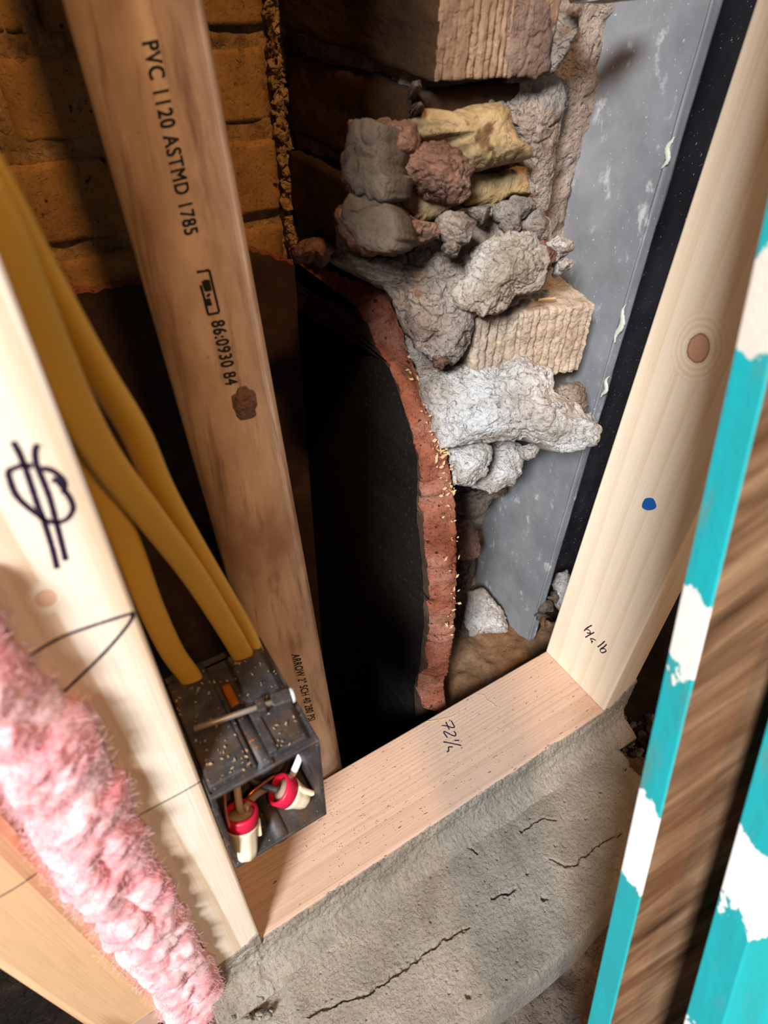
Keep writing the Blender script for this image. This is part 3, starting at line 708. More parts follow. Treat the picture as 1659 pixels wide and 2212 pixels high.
# dust and rubble on the cavity ledge behind the sole plate
def ledge(u, v):
    x = .262+.30*u; y = .088+.22*v
    e = .020*fbm((0, y, 4), 25, 4)
    if u < .08: x = x+e*(1-u/.08)
    z = -.012-.020*v+.006*fbm((x, y, 1), 28, 5)-.02*max(0, .15-u)/.15
    return np.array([x, y, z])
tag(mesh('dust_heap', *solid_grid(90, 70, ledge, (0, 0, -.08)), M['dust']), 'brown dusty rubble ledge behind the sole plate, at the foot of the metal panel', 'rubble')
for i, (x, y, r) in enumerate([(1180, 1310, .010), (1192, 1350, .007), (1165, 1330, .006), (1185, 1385, .006), (1200, 1290, .008)]):
    a = [(x+rr*1359*r/.75*math.cos(t), y+.8*rr*1359*r/.75*math.sin(t)) for t, rr in [(k*.8, 1+.25*math.sin(k*2.7+i)) for k in range(8)]]
    rub('rubble_stone', a, .130, .02, r*.6, ['mortar_dark', 'brick_red'][i % 2], ['grey rubble stone in the dark slot beside the pale stud, largest of five', 'reddish rubble stone lowest but one in the slot beside the pale stud', 'grey rubble stone nearest the panel foot in the dark slot', 'reddish rubble stone lowest in the slot by the sole plate', 'grey rubble stone highest in the dark slot, under the white lump'][i], 'rubble', 'rubble in the slot beside the stud', seed=70+i, amp=.002, nring=10, nang=40)

# ================================================================== FRAMING LUMBER
def board(name, x0, x1, y0, y1, z0, z1, m, label, cat, bevel=.0016):
    t = thing(name, ((x0+x1)/2, (y0+y1)/2, z0), label, cat)
    box('body', x0, x1, y0, y1, z0, z1, m, t, bevel)
    return t
XS, PW = .3896, .0889
def knotpos(p, x0, x1, y0, y1, z0): return tuple(np.array(p)-np.array([(x0+x1)/2, (y0+y1)/2, z0]))
kp = atx(1508, 752, XS); kp2 = kp+np.array([0, 0, -.02])
M['stud_r'] = wood('pale_knotty_pine', '#eedfc8', '#d6b78e', pith=(.07, -.055, 0), ring=26, tilt=(.06, .03, 0), dist=5, contrast=.34, knots=[(knotpos(kp, XS, XS+.038, 0, PW, .0381), .0085, 2.6)])
kq = aty(100, 1292, 0)
M['stud_l'] = wood('cream_pine', '#f3e7d6', '#c9a67c', pith=(.06, -.10, 0), ring=34, tilt=(.02, .06, 0), contrast=.6, knots=[(knotpos(kq, -.038, 0, 0, PW, .0381), .0032, 2.0)], knotcol='#dcbf9c', kedge=.25)
plate = board('sole_plate', -.116, XS+.038, 0, PW, 0, .0381, M['plate'], 'pinkish brown wooden sole plate lying on the mortar, marked 72 1/2', 'plank')
ls = board('wall_stud', -.0381, 0, 0, PW, .0381, 1.25, M['stud_l'], 'cream wooden stud with a scrawled round symbol, carrying the electrical box', 'stud')
rs = board('wall_stud', XS, XS+.0381, 0, PW, .0381, 1.25, M['stud_r'], 'pale knotty stud with a blue dot, standing on the right end of the sole plate', 'stud')
s2 = board('wall_stud', -.122, -.0765, -.002, PW, .0381, 1.25, M['stud2'], 'honey-coloured stud at bottom left, beyond the pink insulation', 'stud', .007)

def strokes(name, lines, plane, m, parent, wd, off=(0, 0, 0), nrm=(0, -1, 0), n=None):
    parts = []
    for ln in lines:
        ps = [plane(*q)+np.array(off) for q in ln]
        k = n or max(6, 7*(len(ps)-1)+1)
        pp = smooth_path(ps, k) if len(ps) > 1 else ps
        ref = np.cross(np.array(nrm, float), pp[-1]-pp[0]+1e-6)
        # flat ribbon: thin along nrm
        V, F = [], []
        nn = np.array(nrm, float)
        for i in range(len(pp)):
            tt = pp[min(i+1, len(pp)-1)]-pp[max(i-1, 0)]; tt /= np.linalg.norm(tt)+1e-12
            s = np.cross(tt, nn); s /= np.linalg.norm(s)+1e-12
            ww = wd*(1+.18*noise.noise(Vector((i*.9, len(parts)*3.1, 1))))
            for a, b in ((-1, 0), (-.6, 1), (.6, 1), (1, 0)):
                V.append(pp[i]+s*ww*a+nn*(.00012 if b else -.00005))
        for i in range(len(pp)-1):
            for a in range(4):
                F.append((i*4+a, i*4+(a+1) % 4, (i+1)*4+(a+1) % 4, (i+1)*4+a))
        F += [(0, 1, 2, 3), tuple(4*(len(pp)-1)+a for a in (3, 2, 1, 0))]
        parts.append((V, F))
    return mesh(name, *join(parts), m, parent)
y0 = lambda x, y: aty(x, y, 0.0)
def s3(*p): return [(x/6.911, 930+y/6.911) for x, y in p]
strokes('marker_symbol', [s3((190, 160), (290, 340), (370, 540), (470, 830), (570, 1130), (650, 1330), (730, 1580), (800, 1820), (855, 2060)),
                          s3((570, 200), (525, 300), (545, 500), (640, 740), (740, 1000), (830, 1330), (890, 1560), (985, 1940)),
                          s3((480, 530), (340, 520), (200, 570), (130, 610), (150, 740), (240, 960), (400, 1130), (560, 1250), (680, 1340), (850, 1370), (1000, 1320), (1090, 1180), (1060, 1040), (980, 920), (950, 930)),
                          s3((620, 560), (780, 600), (900, 690), (965, 790), (955, 900), (935, 940)), s3((770, 730), (860, 760), (940, 850))], y0, M['ink'], ls, .0011)
strokes('marker_arrow', [[(66, 1415), (130, 1378), (200, 1352), (287, 1324)], [(287, 1324), (280, 1345), (235, 1400), (180, 1455), (130, 1502)]], y0, M['ink'], ls, .0009)
strokes('pencil_line', [[(276, 1774), (330, 1745), (385, 1716), (434, 1688)]], y0, M['ink'], ls, .0006)
strokes('pencil_line', [[(-20, 1948), (30, 1920), (84, 1884)]], lambda x, y: aty(x, y, -.002), M['ink'], s2, .0006)
def sq(*p): return [(900+x/11.85, 1480+y/11.85) for x, y in p]
zt = lambda x, y: atz(x, y, .0381)
strokes('pencil_number', [sq((830, 895), (860, 905)), sq((880, 910), (930, 990), (965, 1075), (890, 1085), (780, 1045), (640, 1035)), sq((750, 940), (790, 1040), (840, 1140)),
                          sq((955, 1180), (1000, 1240), (985, 1300), (890, 1275), (780, 1215), (710, 1185), (705, 1230), (790, 1345)),
                          sq((965, 1415), (1095, 1415)), sq((685, 1450), (850, 1480), (1145, 1545)), sq((925, 1585), (840, 1580), (815, 1600), (820, 1680), (770, 1705))], zt, M['ink'], plate, .0008, nrm=(0, 0, 1))
xs_ = lambda x, y: atx(x, y, XS)
def sr(*p): return [(1240+x/18.43, 1330+y/18.43) for x, y in p]
strokes('pencil_number', [sr((710, 380), (520, 490), (405, 600)), sr((500, 540), (620, 590), (640, 690), (510, 685)), sr((805, 660), (620, 760), (450, 865)),
                          sr((870, 985), (760, 930), (660, 920), (700, 1000), (745, 1020), (700, 1035), (705, 1095)), sr((1225, 1010), (1100, 1130), (940, 1250)),
                          sr((1300, 1140), (1180, 1250), (1060, 1330), (1050, 1420), (1120, 1475), (1230, 1440), (1275, 1380), (1200, 1310), (1080, 1320))], xs_, M['ink'], rs, .0008, nrm=(-1, 0, 0))
a = [(1402+15*math.cos(t)*(1+.12*math.sin(3*t)), 1089+15*math.sin(t)*(1+.1*math.cos(2*t))) for t in [k*2*math.pi/24 for k in range(24)]]
V = [atx(x, y, XS-.0002) for x, y in a]; V += [v+np.array([.0003, 0, 0]) for v in V]
mesh('blue_dot', V, [tuple(range(24)), tuple(range(47, 23, -1))]+[(i, (i+1) % 24, 24+(i+1) % 24, 24+i) for i in range(24)], M['blue'], rs, smooth=False)
# mortar smeared on the foot of the right stud and along the plate face
def smearR(u, v):
    x = XS+.001+.037*u; top = .064-.026*(1-u)+.012*fbm((u, 2, 0), 3, 4)
    z = .006+(top-.006)*v
    return np.array([x, -.0015-.0015*(1-v)+.0008*fbm((x, 0, z), 200, 4), z])
tag(mesh('mortar_smear', *solid_grid(40, 30, smearR, (0, .003, 0)), M['mortar_wet']), 'grey mortar smear on the foot of the pale knotty stud', 'mortar')
def smearL(u, v):
    x = -.037+.0368*u; top = .039+.018*u*u+.006*fbm((u, 5, 0), 3, 4)
    z = .004+(top-.004)*v
    return np.array([x, -.0012-.0022*(1-v)+.0008*fbm((x, 0, z), 200, 4), z])
tag(mesh('mortar_smear', *solid_grid(40, 24, smearL, (0, .003, 0)), M['mortar_wet']), 'grey mortar smear on the foot of the cream stud, beside the pink insulation', 'mortar')
def fillet(u, v):
    x = -.052+.482*u
    top = .0375+.0022*fbm((x, 7, 0), 24, 5)
    prof = [(.0005, top), (-.0022, .030), (-.0042, .018), (-.010, .008), (-.020, .0035), (-.030, -.003)]
    k = v*(len(prof)-1); j = min(int(k), len(prof)-2); t = k-j
    y = prof[j][0]*(1-t)+prof[j+1][0]*t; z = prof[j][1]*(1-t)+prof[j+1][1]*t
    h = .0022*fbm((x*.35, y, z), 130, 5)+.0014*fbm((x, y, z), 330, 4)-.004*max(0, fbm((x*.5, y, z+3), 170, 4)-.32)
    if x < -.005: h += .004*fbm((x, y, z), 70, 4)
    return np.array([x, y-h*(1-v)*.9, z+h*v*.6-(.02 if x > .424 else 0)])
tag(mesh('mortar_fillet', *solid_grid(620, 44, fillet, (0, .006, -.004)), M['mortar_wet']), 'rough grey mortar fillet trowelled along the front of the sole plate', 'mortar')

# ================================================================== MORTAR SCREED IN FRONT
cr = [[(667, 2193), (733, 2166), (787, 2154), (835, 2121), (872, 2094), (920, 2057), (968, 2024), (1010, 2003)],
      [(1190, 1856), (1212, 1866), (1228, 1873), (1246, 1866), (1262, 1850), (1290, 1826), (1342, 1800)],
      [(1125, 1797), (1150, 1778), (1170, 1768), (1200, 1770)], [(1062, 1942), (1090, 1930), (1110, 1922)], [(1010, 1830), (1030, 1842)]]
cr = [np.array([atz(x, y, 0)[:2] for x, y in c]) for c in cr]
pits = [(atz(x, y, 0)[:2], r) for x, y, r in [(1175, 1940, .0035), (1012, 2150, .003), (1349, 1660, .003), (1298, 1710, .002), (1140, 1886, .002), (850, 1897, .002), (873, 1893, .002), (930, 1990, .0015), (1200, 1825, .0018), (1265, 1768, .002), (1060, 1768, .0018), (1010, 1803, .0018)]]
for _ in range(130):
    pits.append((np.array([random.uniform(0, .38), random.uniform(-.13, -.02)]), random.uniform(.0006, .0014)))
out = [atz(*q, 0)[:2] for q in [(500, 2230), (600, 2235), (760, 2330), (1000, 2255), (1090, 2196), (1180, 2130), (1260, 2060), (1325, 1985), (1400, 1880), (1440, 1780), (1420, 1690), (1385, 1635), (1340, 1610)]]
def segd(p, a, b):
    t = max(0, min(1, ((p-a)@(b-a))/((b-a)@(b-a)+1e-12))); return np.linalg.norm(p-a-(b-a)*t)
def edge_d(x, y):  # signed distance inside the screed's front boundary (y as a function of x)
    p = np.array([x, y]); d = min(segd(p, out[i], out[i+1]) for i in range(len(out)-1))
    xs = [q[0] for q in out]
    return d
oy = sorted([(q[0], q[1]) for q in out[:10]])
def lowy(x): return np.interp(x, [q[0] for q in oy], [q[1] for q in oy])
def screed(u, v):
    x = -.045+.455*u
    lo = lowy(x)
    if x > .34: lo = -.138+(x-.34)*1.25
    hi = -.018
    y = lo+(hi-lo)*v
    p = np.array([x, y])
    z = .0015*fbm((x, y, 0), 18, 3)
    ed = (y-lo)
    er = (.405+.010*fbm((0, y, 2), 30, 3)-x)
    e = min(ed, er)
    if e < .012: z -= .030*(1-max(e, 0)/.012)**2.2
    # hollow at the left end
    if x < .004:
        z -= .010*min(1, (.004-x)/.006)*(1 if y < -.028 else max(0, 1-(y+.028)/.01))
    for c in cr:
        if p[0] < c[:, 0].min()-.006 or p[0] > c[:, 0].max()+.006: continue
        wc = 1+.7*fbm((x, y, 4), 90, 3)
        q = p+.0022*np.array([fbm((x, y, 1), 140, 3), fbm((x, y, 6), 140, 3)])
        d = min(segd(q, c[i], c[i+1]) for i in range(len(c)-1))
        if d < .0011*wc: z -= .0042*(1-d/(.0011*wc))
        elif d < .012: z += .0007*(1-d/.012)
    for c, r in pits:
        dx = abs(x-c[0])
        if dx < r*1.5:
            d = np.hypot(x-c[0], (y-c[1])*1.3)*(1+.5*fbm((x, y, 2), 300, 2))
            if d < r: z -= 1.5*r*(1-(d/r)**2)
    z += .00045*fbm((x, y, 8), 320, 4)
    return np.array([x, y, z])
tag(mesh('mortar_screed', *solid_grid(640, 210, screed, (0, 0, -.045)), M['mortar_wet']), 'cracked grey mortar screed strip in front of the sole plate', 'mortar')
# crumbs at the right end and at the left hollow
heap = {0: [], 1: []}
for i in range(60):
    if i < 45: q = (random.uniform(1340, 1425), random.uniform(1545, 1640)); zz = -.014
    else: q = (random.uniform(478, 600), random.uniform(2105, 2205)); zz = -.002
    p = atz(*q, zz); r = random.uniform(.0015, .006)
    px = [(q[0]+r*2100*math.cos(k*.9)*random.uniform(.7, 1.1), q[1]+r*1700*math.sin(k*.9)*random.uniform(.7, 1.1)) for k in range(7)]
    o = lump('crumb', px, p[1], r, r*.7, M['rubble'], .0015, 160, i*3, nring=8, nang=26)
    org = np.array(o.location)
    heap[0 if i < 45 else 1].append(([np.array(v.co)+org for v in o.data.vertices], [tuple(f.vertices) for f in o.data.polygons]))
    me = o.data; bpy.data.objects.remove(o); bpy.data.meshes.remove(me)
tag(mesh('rubble_crumbs', *join(heap[0]), M['rubble']), 'dark gritty mortar crumbs heaped at the foot of the pale knotty stud', 'rubble', kind='stuff')
tag(mesh('rubble_crumbs', *join(heap[1]), M['mortar_wet']), 'brown-grey mortar crumbs by the foot of the pink insulation', 'rubble', kind='stuff')
rub('rubble_mass', [(1400, 1440), (1440, 1385), (1500, 1400), (1500, 1560), (1440, 1600), (1400, 1560)], .10, .06, .01, 'dirt_shade', 'rubble coloured black for the dark hollow right of the pale knotty stud foot', 'rubble', seed=80, amp=.006, ckf=60)  # black colour stands in for the shade of the hollow
rub('mortar_lump', [(1425, 1345), (1450, 1300), (1500, 1300), (1500, 1440), (1450, 1428), (1425, 1400)], .09, .03, .006, 'mortar_white', 'bluish white mortar behind the teal board, right of the pale knotty stud', 'mortar', seed=81, amp=.003)

# ================================================================== PVC PIPE
PR = .0302
PX = np.array([.1065, .1225, 0.0]); PD = np.array([-.0225, .118, 1.0]); PD /= np.linalg.norm(PD)
pipe = thing('pvc_pipe', tuple(PX-PD*.36), 'long stained PVC pipe with black printing, rising behind the sole plate', 'pipe')
V, F = lathe(PX-PD*.36, PD, [(0, PR), (.4, PR), (1.6, PR), (1.6, PR-.004), (0, PR-.004)], 64, caps=(False, False))
F += [(4*64+k, 4*64+(k+1) % 64, (k+1) % 64, k) for k in range(64)]
mesh('pipe_wall', V, F, M['pvc'], pipe)
def pipe_hit(x, y):
    d = ray(x, y); o = CPOS-PX
    dp = d-PD*(d@PD); op = o-PD*(o@PD)
    A, B, C = dp@dp, 2*dp@op, op@op-PR*PR
    t = (-B-math.sqrt(max(B*B-4*A*C, 0)))/(2*A)
    P = CPOS+d*t; s = (P-PX)@PD; rad = P-PX-PD*s
    return s, rad
_e1 = np.cross(PD, [0, 1, 0]); _e1 /= np.linalg.norm(_e1); _e2 = np.cross(PD, _e1)
def pipe_sa(x, y):
    s, r = pipe_hit(x, y); return np.array([s, math.atan2(r@_e2, r@_e1)])
def pipe_pt(s, a, off=.00015):
    return PX+PD*s+(PR+off)*(_e1*math.cos(a)+_e2*math.sin(a))
def text_on_pipe(body, q0, q1, qh, xs=1.0):
    """lettering from pixel q0 to q1 along the baseline, qh a point one letter height above q0"""
    cu = bpy.data.curves.new('print', 'FONT'); cu.body = body; cu.size = 1; cu.space_character = 1.12
    ob = bpy.data.objects.new('print', cu); COL.objects.link(ob)
    dg = bpy.context.evaluated_depsgraph_get()
    me = bpy.data.meshes.new_from_object(ob.evaluated_get(dg))
    vs = np.array([v.co for v in me.vertices])
    fs = [tuple(p.vertices) for p in me.polygons]
    bpy.data.objects.remove(ob); bpy.data.curves.remove(cu); bpy.data.meshes.remove(me)
    L = vs[:, 0].max(); x0 = vs[:, 0].min(); H = .72
    a, b, h = pipe_sa(*q0), pipe_sa(*q1), pipe_sa(*qh)
    V = []; F0 = fs; fs = []
    for c_, (dx, dy) in enumerate(((0, 0), (.045, 0), (0, .04), (.045, .04))):   # heavy ink: the stroke printed four times, a hair apart
        for v in vs:
            sa = a+(b-a)*((v[0]+dx-x0)/(L-x0))+(h-a)*((v[1]+dy)/H)
            V.append(pipe_pt(sa[0], sa[1], .00015+.00002*c_))
        fs += [tuple(i+c_*len(vs) for i in f) for f in F0]
    return mesh('printed_text', V, fs, M['ink_black'], pipe, smooth=False)
text_on_pipe('PVC 1120 ASTMD 1785', (306, 92), (399, 508), (341, 85))
text_on_pipe('86:0930 84', (455, 694), (487, 832), (484, 689))
text_on_pipe('ARROW 2" SCH 40 280 PSI', (629, 1414), (666, 1558), (647, 1411))
def pst(x, y): return pipe_pt(*pipe_sa(x, y))
def sl(*p): return [(420+x/7.63, 570+y/7.63) for x, y in p]
strokes('printed_logo', [sl((40, 135), (240, 100)), sl((240, 100), (300, 350), (350, 560), (405, 790)), sl((405, 800), (220, 835)), sl((225, 830), (160, 560), (100, 350))], pst, M['ink_black'], pipe, .0007, nrm=(-.3, -.9, .2))
strokes('printed_logo', [sl((180, 260), (200, 350), (230, 450)), sl((150, 280), (170, 360), (205, 450)), sl((215, 260), (235, 360), (255, 440)), sl((215, 500), (245, 530)), sl((225, 570), (240, 620), (265, 685)), sl((200, 580), (225, 640), (240, 680))], pst, M['ink_black'], pipe, .0011, nrm=(-.3, -.9, .2))
# mortar splat stuck on the pipe
s_, a_ = pipe_sa(530, 872)
V = []; F = []
for j in range(9):
    for i in range(20):
        r = j/8; tt = 2*math.pi*i/20; rr = r*(1+.3*noise.noise(Vector((math.cos(tt)*2, math.sin(tt)*2, 3))))
        h = .0045*(1-r*r)+.0012*fbm((r*math.cos(tt), r*math.sin(tt), 1), 4, 4)-.001*r
        V.append(pipe_pt(s_+rr*.012*math.sin(tt), a_+rr*.30*math.cos(tt), h))
for j in range(8):
    for i in range(20): F.append((j*20+i, j*20+(i+1) % 20, (j+1)*20+(i+1) % 20, (j+1)*20+i))
mesh('mortar_splat', V, F, M['brick_red'], pipe)

# ================================================================== ELECTRICAL BOX
bx0, bx1, by0, by1, bz0, bz1 = .0008, .0625, -.011, .070, .2185, .3135
eb = thing('electrical_box', ((bx0+bx1)/2, .03, bz0), 'open black plastic electrical box nailed to the cream stud, dusted with wood chips', 'electrical box')
wl = .0026
parts = [(boxv(bx0, bx0+wl, by0+.002, by1, bz0, bz1), BOXF), (boxv(bx1-wl, bx1, by0, by1-.006, bz0, bz1-.004), BOXF), (boxv(bx0, bx1, by0, by1, bz0, bz0+wl), BOXF), (boxv(bx0, bx1, by1-.004-wl, by1-.004, bz0, bz1), BOXF)]
mesh('body', *join(parts), M['box'], eb, smooth=False, bevel=.0006)
mesh('top_wall', *join([(boxv(bx0, bx1, by0, by1, bz1-wl, bz1), BOXF)]), M['box'], eb, smooth=False, bevel=.0008)
mesh('raised_panel', [(bx0+.001, by0+.003, bz1), (bx0+.026, by0+.003, bz1), (bx0+.026, by1-.006, bz1), (bx0+.001, by1-.006, bz1), (bx0+.002, by0+.004, bz1+.004), (bx0+.024, by0+.004, bz1+.004), (bx0+.024, by1-.010, bz1+.007), (bx0+.002, by1-.010, bz1+.007)], [(0, 3, 2, 1), (4, 5, 6, 7), (0, 1, 5, 4), (1, 2, 6, 5), (2, 3, 7, 6), (3, 0, 4, 7)], M['box'], eb, smooth=False, bevel=.001)
mesh('raised_panel', [(bx0+.036, by0+.003, bz1), (bx1-.001, by0+.003, bz1-.003), (bx1-.001, by1-.006, bz1-.003), (bx0+.036, by1-.006, bz1), (bx0+.038, by0+.004, bz1+.004), (bx1-.006, by0+.004, bz1+.003), (bx1-.006, by1-.010, bz1+.007), (bx0+.038, by1-.010, bz1+.007)], [(0, 3, 2, 1), (4, 5, 6, 7), (0, 1, 5, 4), (1, 2, 6, 5), (2, 3, 7, 6), (3, 0, 4, 7)], M['box'], eb, smooth=False, bevel=.001)
box('rib', bx0+.0345, bx0+.0395, by0+.004, .026, bz1-.001, bz1+.0060, M['box'], eb, .0008)
box('rib', bx0+.0245, bx0+.0265, by0+.002, .058, bz1-.001, bz1+.0052, M['box'], eb, .0006)
V, F = tube([(bx0+.0305, by0+.004+.0016*i, bz1+.0022+.0008*fbm((i, 0, 0), .7, 3)) for i in range(34)], .0028, .0016, ref=(1, 0, 0), n=8)
mesh('rust_streak', V, F, M['rust'], eb)
zn = bz1+.0085
n0, n1 = atz(468, 1558, zn), atz(636, 1500, zn)
nd = (n1-n0)/np.linalg.norm(n1-n0)
V, F = tube([n0-nd*.012, n0, n1-nd*.002], .0017, n=12); nl = mesh('nail', V, F, M['nail'], eb)
V, F = lathe(n1-nd*.002, nd, [(0, .0016), (0, .0042), (.0016, .0042), (.0018, .0036)], 20); mesh('nail_head', V, F, M['nail_head'], nl)
for f0, f1 in ((.50, .62), (.70, .95)):
    c0, c1 = n0+(n1-n0)*f0, n0+(n1-n0)*f1
    e1 = c1-c0; e2 = np.cross([0, 0, 1], nd)*.009; e3 = np.array([0, 0, .011])
    mesh('nail_lug', obox(c0-e2*.5-e3*.78, e1, e2, e3), BOXF, M['box'], eb, smooth=False, bevel=.0012)
for k, (q, dx) in enumerate([((345, 0), 0), ((0, 0), 0)]):
    pass
for x0 in (bx0+.006, bx0+.040):   # hooded cable entries at the back of the top
    V, F = lathe((x0, .060, bz1-.002), (1, 0, 0), [(0, .002), (0, .0095), (.018, .0095), (.018, .002)], 20, caps=(False, False))
    V = [(p[0], p[1], max(p[2], bz1-.003)) for p in V]
    mesh('cable_clamp', V, F, M['box'], eb, bevel=0)
for k in range(2):    # ears of the open front
    zc = bz0+.0 if k else bz1-.006
box('mounting_tab', bx0-.0006, bx0+.0018, by0-.0015, by0+.004, bz0+.018, bz0+.040, M['box'], eb, .0005)
box('mounting_tab', bx0-.0006, bx0+.0018, by0-.0015, by0+.004, bz0+.052, bz0+.080, M['box'], eb, .0005)
V, F = lathe((.0315, by0+.001, bz0+.001), (0, 1, 0), [(0, .0018), (0, .0050), (.040, .0050), (.040, .0018)], 18, caps=(False, False))
mesh('screw_boss', V, F, M['box'], eb)
V, F = lathe((.0315, by0+.001, bz1-.001), (0, 1, 0), [(0, .0018), (0, .0050), (.040, .0050), (.040, .0018)], 18, caps=(False, False))
mesh('screw_boss', V, F, M['box'], eb)

# wire connectors and wires
def nut(pc, pt, label):
    pc, pt = np.array(pc), np.array(pt); ax = pt-pc; L = np.linalg.norm(ax); ax /= L
    t = thing('wire_connector', tuple(pt), label, 'wire connector', 'twist wire connectors in the box')
    V, F = lathe(pc, ax, [(.0, .0080), (.0, .0094), (.0008, .0100), (.0084, .0098), (.0090, .0090), (.0090, .0070)], 32, caps=(False, False)); mesh('collar', V, F, M['red'], t)
    prof = [(.0084, .0096), (.010, .0096), (.013, .0088), (L-.008, .0076), (L-.003, .0068), (L-.0008, .0044), (L, .002)]
    V, F = lathe(pc, ax, prof, 32, caps=(True, True))
    V = [np.array(p) for p in V]
    for i, (d, r) in enumerate(prof):
        for k in range(32):
            if 1 < i < 5 and k % 4 < 2: c = pc+ax*d; V[i*32+k] = c+(V[i*32+k]-c)*.95
    cp = mesh('cap', V, F, M['cream'], t)
    s = np.cross(ax, [0.3, 0.9, 0.2]); s /= np.linalg.norm(s); q = np.cross(ax, s)
    for sg in (-1, 1):
        V = obox(pc+ax*.009+s*sg*.007-q*.0016, ax*.013, s*sg*.0036, q*.0030); mesh('wing', V, BOXF, M['cream'], cp, smooth=False, bevel=.001)
    V, F = lathe(pc+ax*.004, ax, [(0, .0001), (.0, .0080), (.004, .0080)], 24, caps=(False, False)); mesh('mouth', V, F, M['tan_wire'], t)
    return t
A0, A1 = aty(600, 1704, .010), aty(663, 1727, .002)
B0, B1 = aty(520, 1752, .004), aty(533, 1850, -.0075)
nut(A0, A1, 'pink-collared cream wire connector lying sideways, right in the electrical box')
nut(B0, B1, 'red-collared cream wire connector standing tip down, left in the electrical box')
def wire(pts, r, m, label):
    V, F = tube(smooth_path(pts, 40), r, n=10, ref=(0.3, .5, .2)); return tag(mesh('wire', V, F, M[m]), label, 'wire', 'wires inside the electrical box')
ay = aty
wire([ay(520, 1650, .03), ay(512, 1690, .016), ay(516, 1735, .006), ay(520, 1752, .004)], .0022, 'tan_wire', 'thick dusty pale wire running straight down into the left red-collared connector')
wire([ay(490, 1650, .03), ay(484, 1700, .0), ay(486, 1750, -.004), ay(494, 1785, -.004)], .0011, 'copper', 'bare copper wire along the left side of the electrical box')
wire([ay(525, 1672, .03), ay(560, 1694, .02), ay(600, 1706, .010)], .0022, 'grey_wire', 'dark grey wire entering the mouth of the right pink-collared connector')
wire([ay(660, 1600, .03), ay(646, 1640, .018), ay(634, 1668, .016), ay(622, 1690, .016)], .0023, 'white_wire', 'bright white wire bending down in the right corner of the electrical box')
wire([ay(625, 1630, .04), ay(610, 1668, .024), ay(585, 1680, .018), ay(540, 1715, .014), ay(525, 1745, .012)], .0011, 'copper', 'bare copper wire curving behind the right pink-collared connector')
wire([ay(585, 1700, .022), ay(560, 1712, .016), ay(540, 1730, .010), ay(530, 1745, .006)], .0022, 'tan_wire', 'dusty pale wire bending between the two connectors')

# ================================================================== YELLOW CABLES
def cable(pts, label, ref):
    P = smooth_path([aty(x, y, Y) for x, y, Y in pts], 70)
    V, F = tube(P, .0062, .0031, ref=ref, n=20, power=2.6)
    return tag(mesh('electrical_cable', V, F, M['cable']), label, 'cable', 'yellow cables into the box')
cable([(-70, 310, .022), (-5, 420, .024), (62, 545, .028), (150, 700, .033), (215, 810, .037), (290, 930, .041), (345, 1050, .046), (410, 1165, .051), (475, 1272, .056), (528, 1360, .060), (550, 1412, .062), (556, 1440, .063)], 'yellow flat cable nearest the white pipe, outermost of three into the box top', (.75, -.65, 0))
cable([(-60, 400, .012), (0, 505, .014), (58, 640, .018), (112, 765, .023), (165, 880, .028), (231, 995, .034), (325, 1118, .041), (416, 1238, .049), (478, 1335, .054), (520, 1408, .057), (534, 1440, .058)], 'middle yellow flat cable crossing in front of the others into the box top', (1, -.2, 0))
cable([(20, 640, .030), (80, 800, .036), (150, 950, .042), (217, 1062, .046), (275, 1180, .050), (325, 1310, .053), (372, 1408, .056), (408, 1458, .057), (422, 1485, .057)], 'yellow flat cable lowest by the cream stud, entering the left of the box top', (1, -.2, 0))

# ================================================================== PINK INSULATION
Lp = [(-60, 1560), (0, 1672), (60, 1790), (110, 1880), (165, 1960), (232, 2030), (300, 2095), (335, 2150), (352, 2195), (372, 2240)]
Rp = [(-60, 1240), (0, 1352), (80, 1470), (170, 1545), (232, 1640), (285, 1750), (330, 1850), (385, 1945), (440, 2050), (478, 2120), (470, 2170), (420, 2240)]
def lerp_poly(P, s):
    P = np.array(P, float); L = np.r_[0, np.cumsum(np.linalg.norm(np.diff(P, axis=0), axis=1))]; L /= L[-1]
    return np.array([np.interp(s, L, P[:, i]) for i in range(2)])
V, F = [], []; NS, NA = 260, 110
for i in range(NS):
    s = i/(NS-1); l = aty(*lerp_poly(Lp, s), -.006); r = aty(*lerp_poly(Rp, s), -.006)
    c = (l+r)/2; hx = (r-l)/2
    for k in range(NA):
        a = 2*math.pi*k/NA
        dy = -math.sin(a)*(.009 if math.sin(a) > 0 else .055)
        p = c+hx*math.cos(a)*1.02+np.array([0, dy, 0])
        d = (p-c); d /= np.linalg.norm(d)
        q_ = p+.008*np.array([noise.noise(Vector(p*50)), noise.noise(Vector(p*50+Vector((3, 1, 2)))), 0])
        p = p+d*(.005*noise.noise(Vector(p*36))+.010*(.5-noise.voronoi(Vector(q_*44))[0][0])+.0035*(.5-noise.voronoi(Vector(q_*120))[0][0])+.0008*noise.noise(Vector(p*260)))
        V.append(p)
for i in range(NS-1):
    for k in range(NA): F.append((i*NA+k, i*NA+(k+1) % NA, (i+1)*NA+(k+1) % NA, (i+1)*NA+k))
F += [tuple(range(NA)), tuple((NS-1)*NA+k for k in range(NA))]
ins = thing('insulation_batt', (-.057, .02, .0), 'fluffy pink fibreglass insulation stuffed between the two left studs', 'insulation')
mesh('batt', V, F, M['pink'], ins)
box('batt_light_stop', -.0760, -.0386, .025, .086, .06, 1.25, M['pink'], ins, 0)  # box added out of view to block light between the two left studs
VV = np.array(V); parts = []
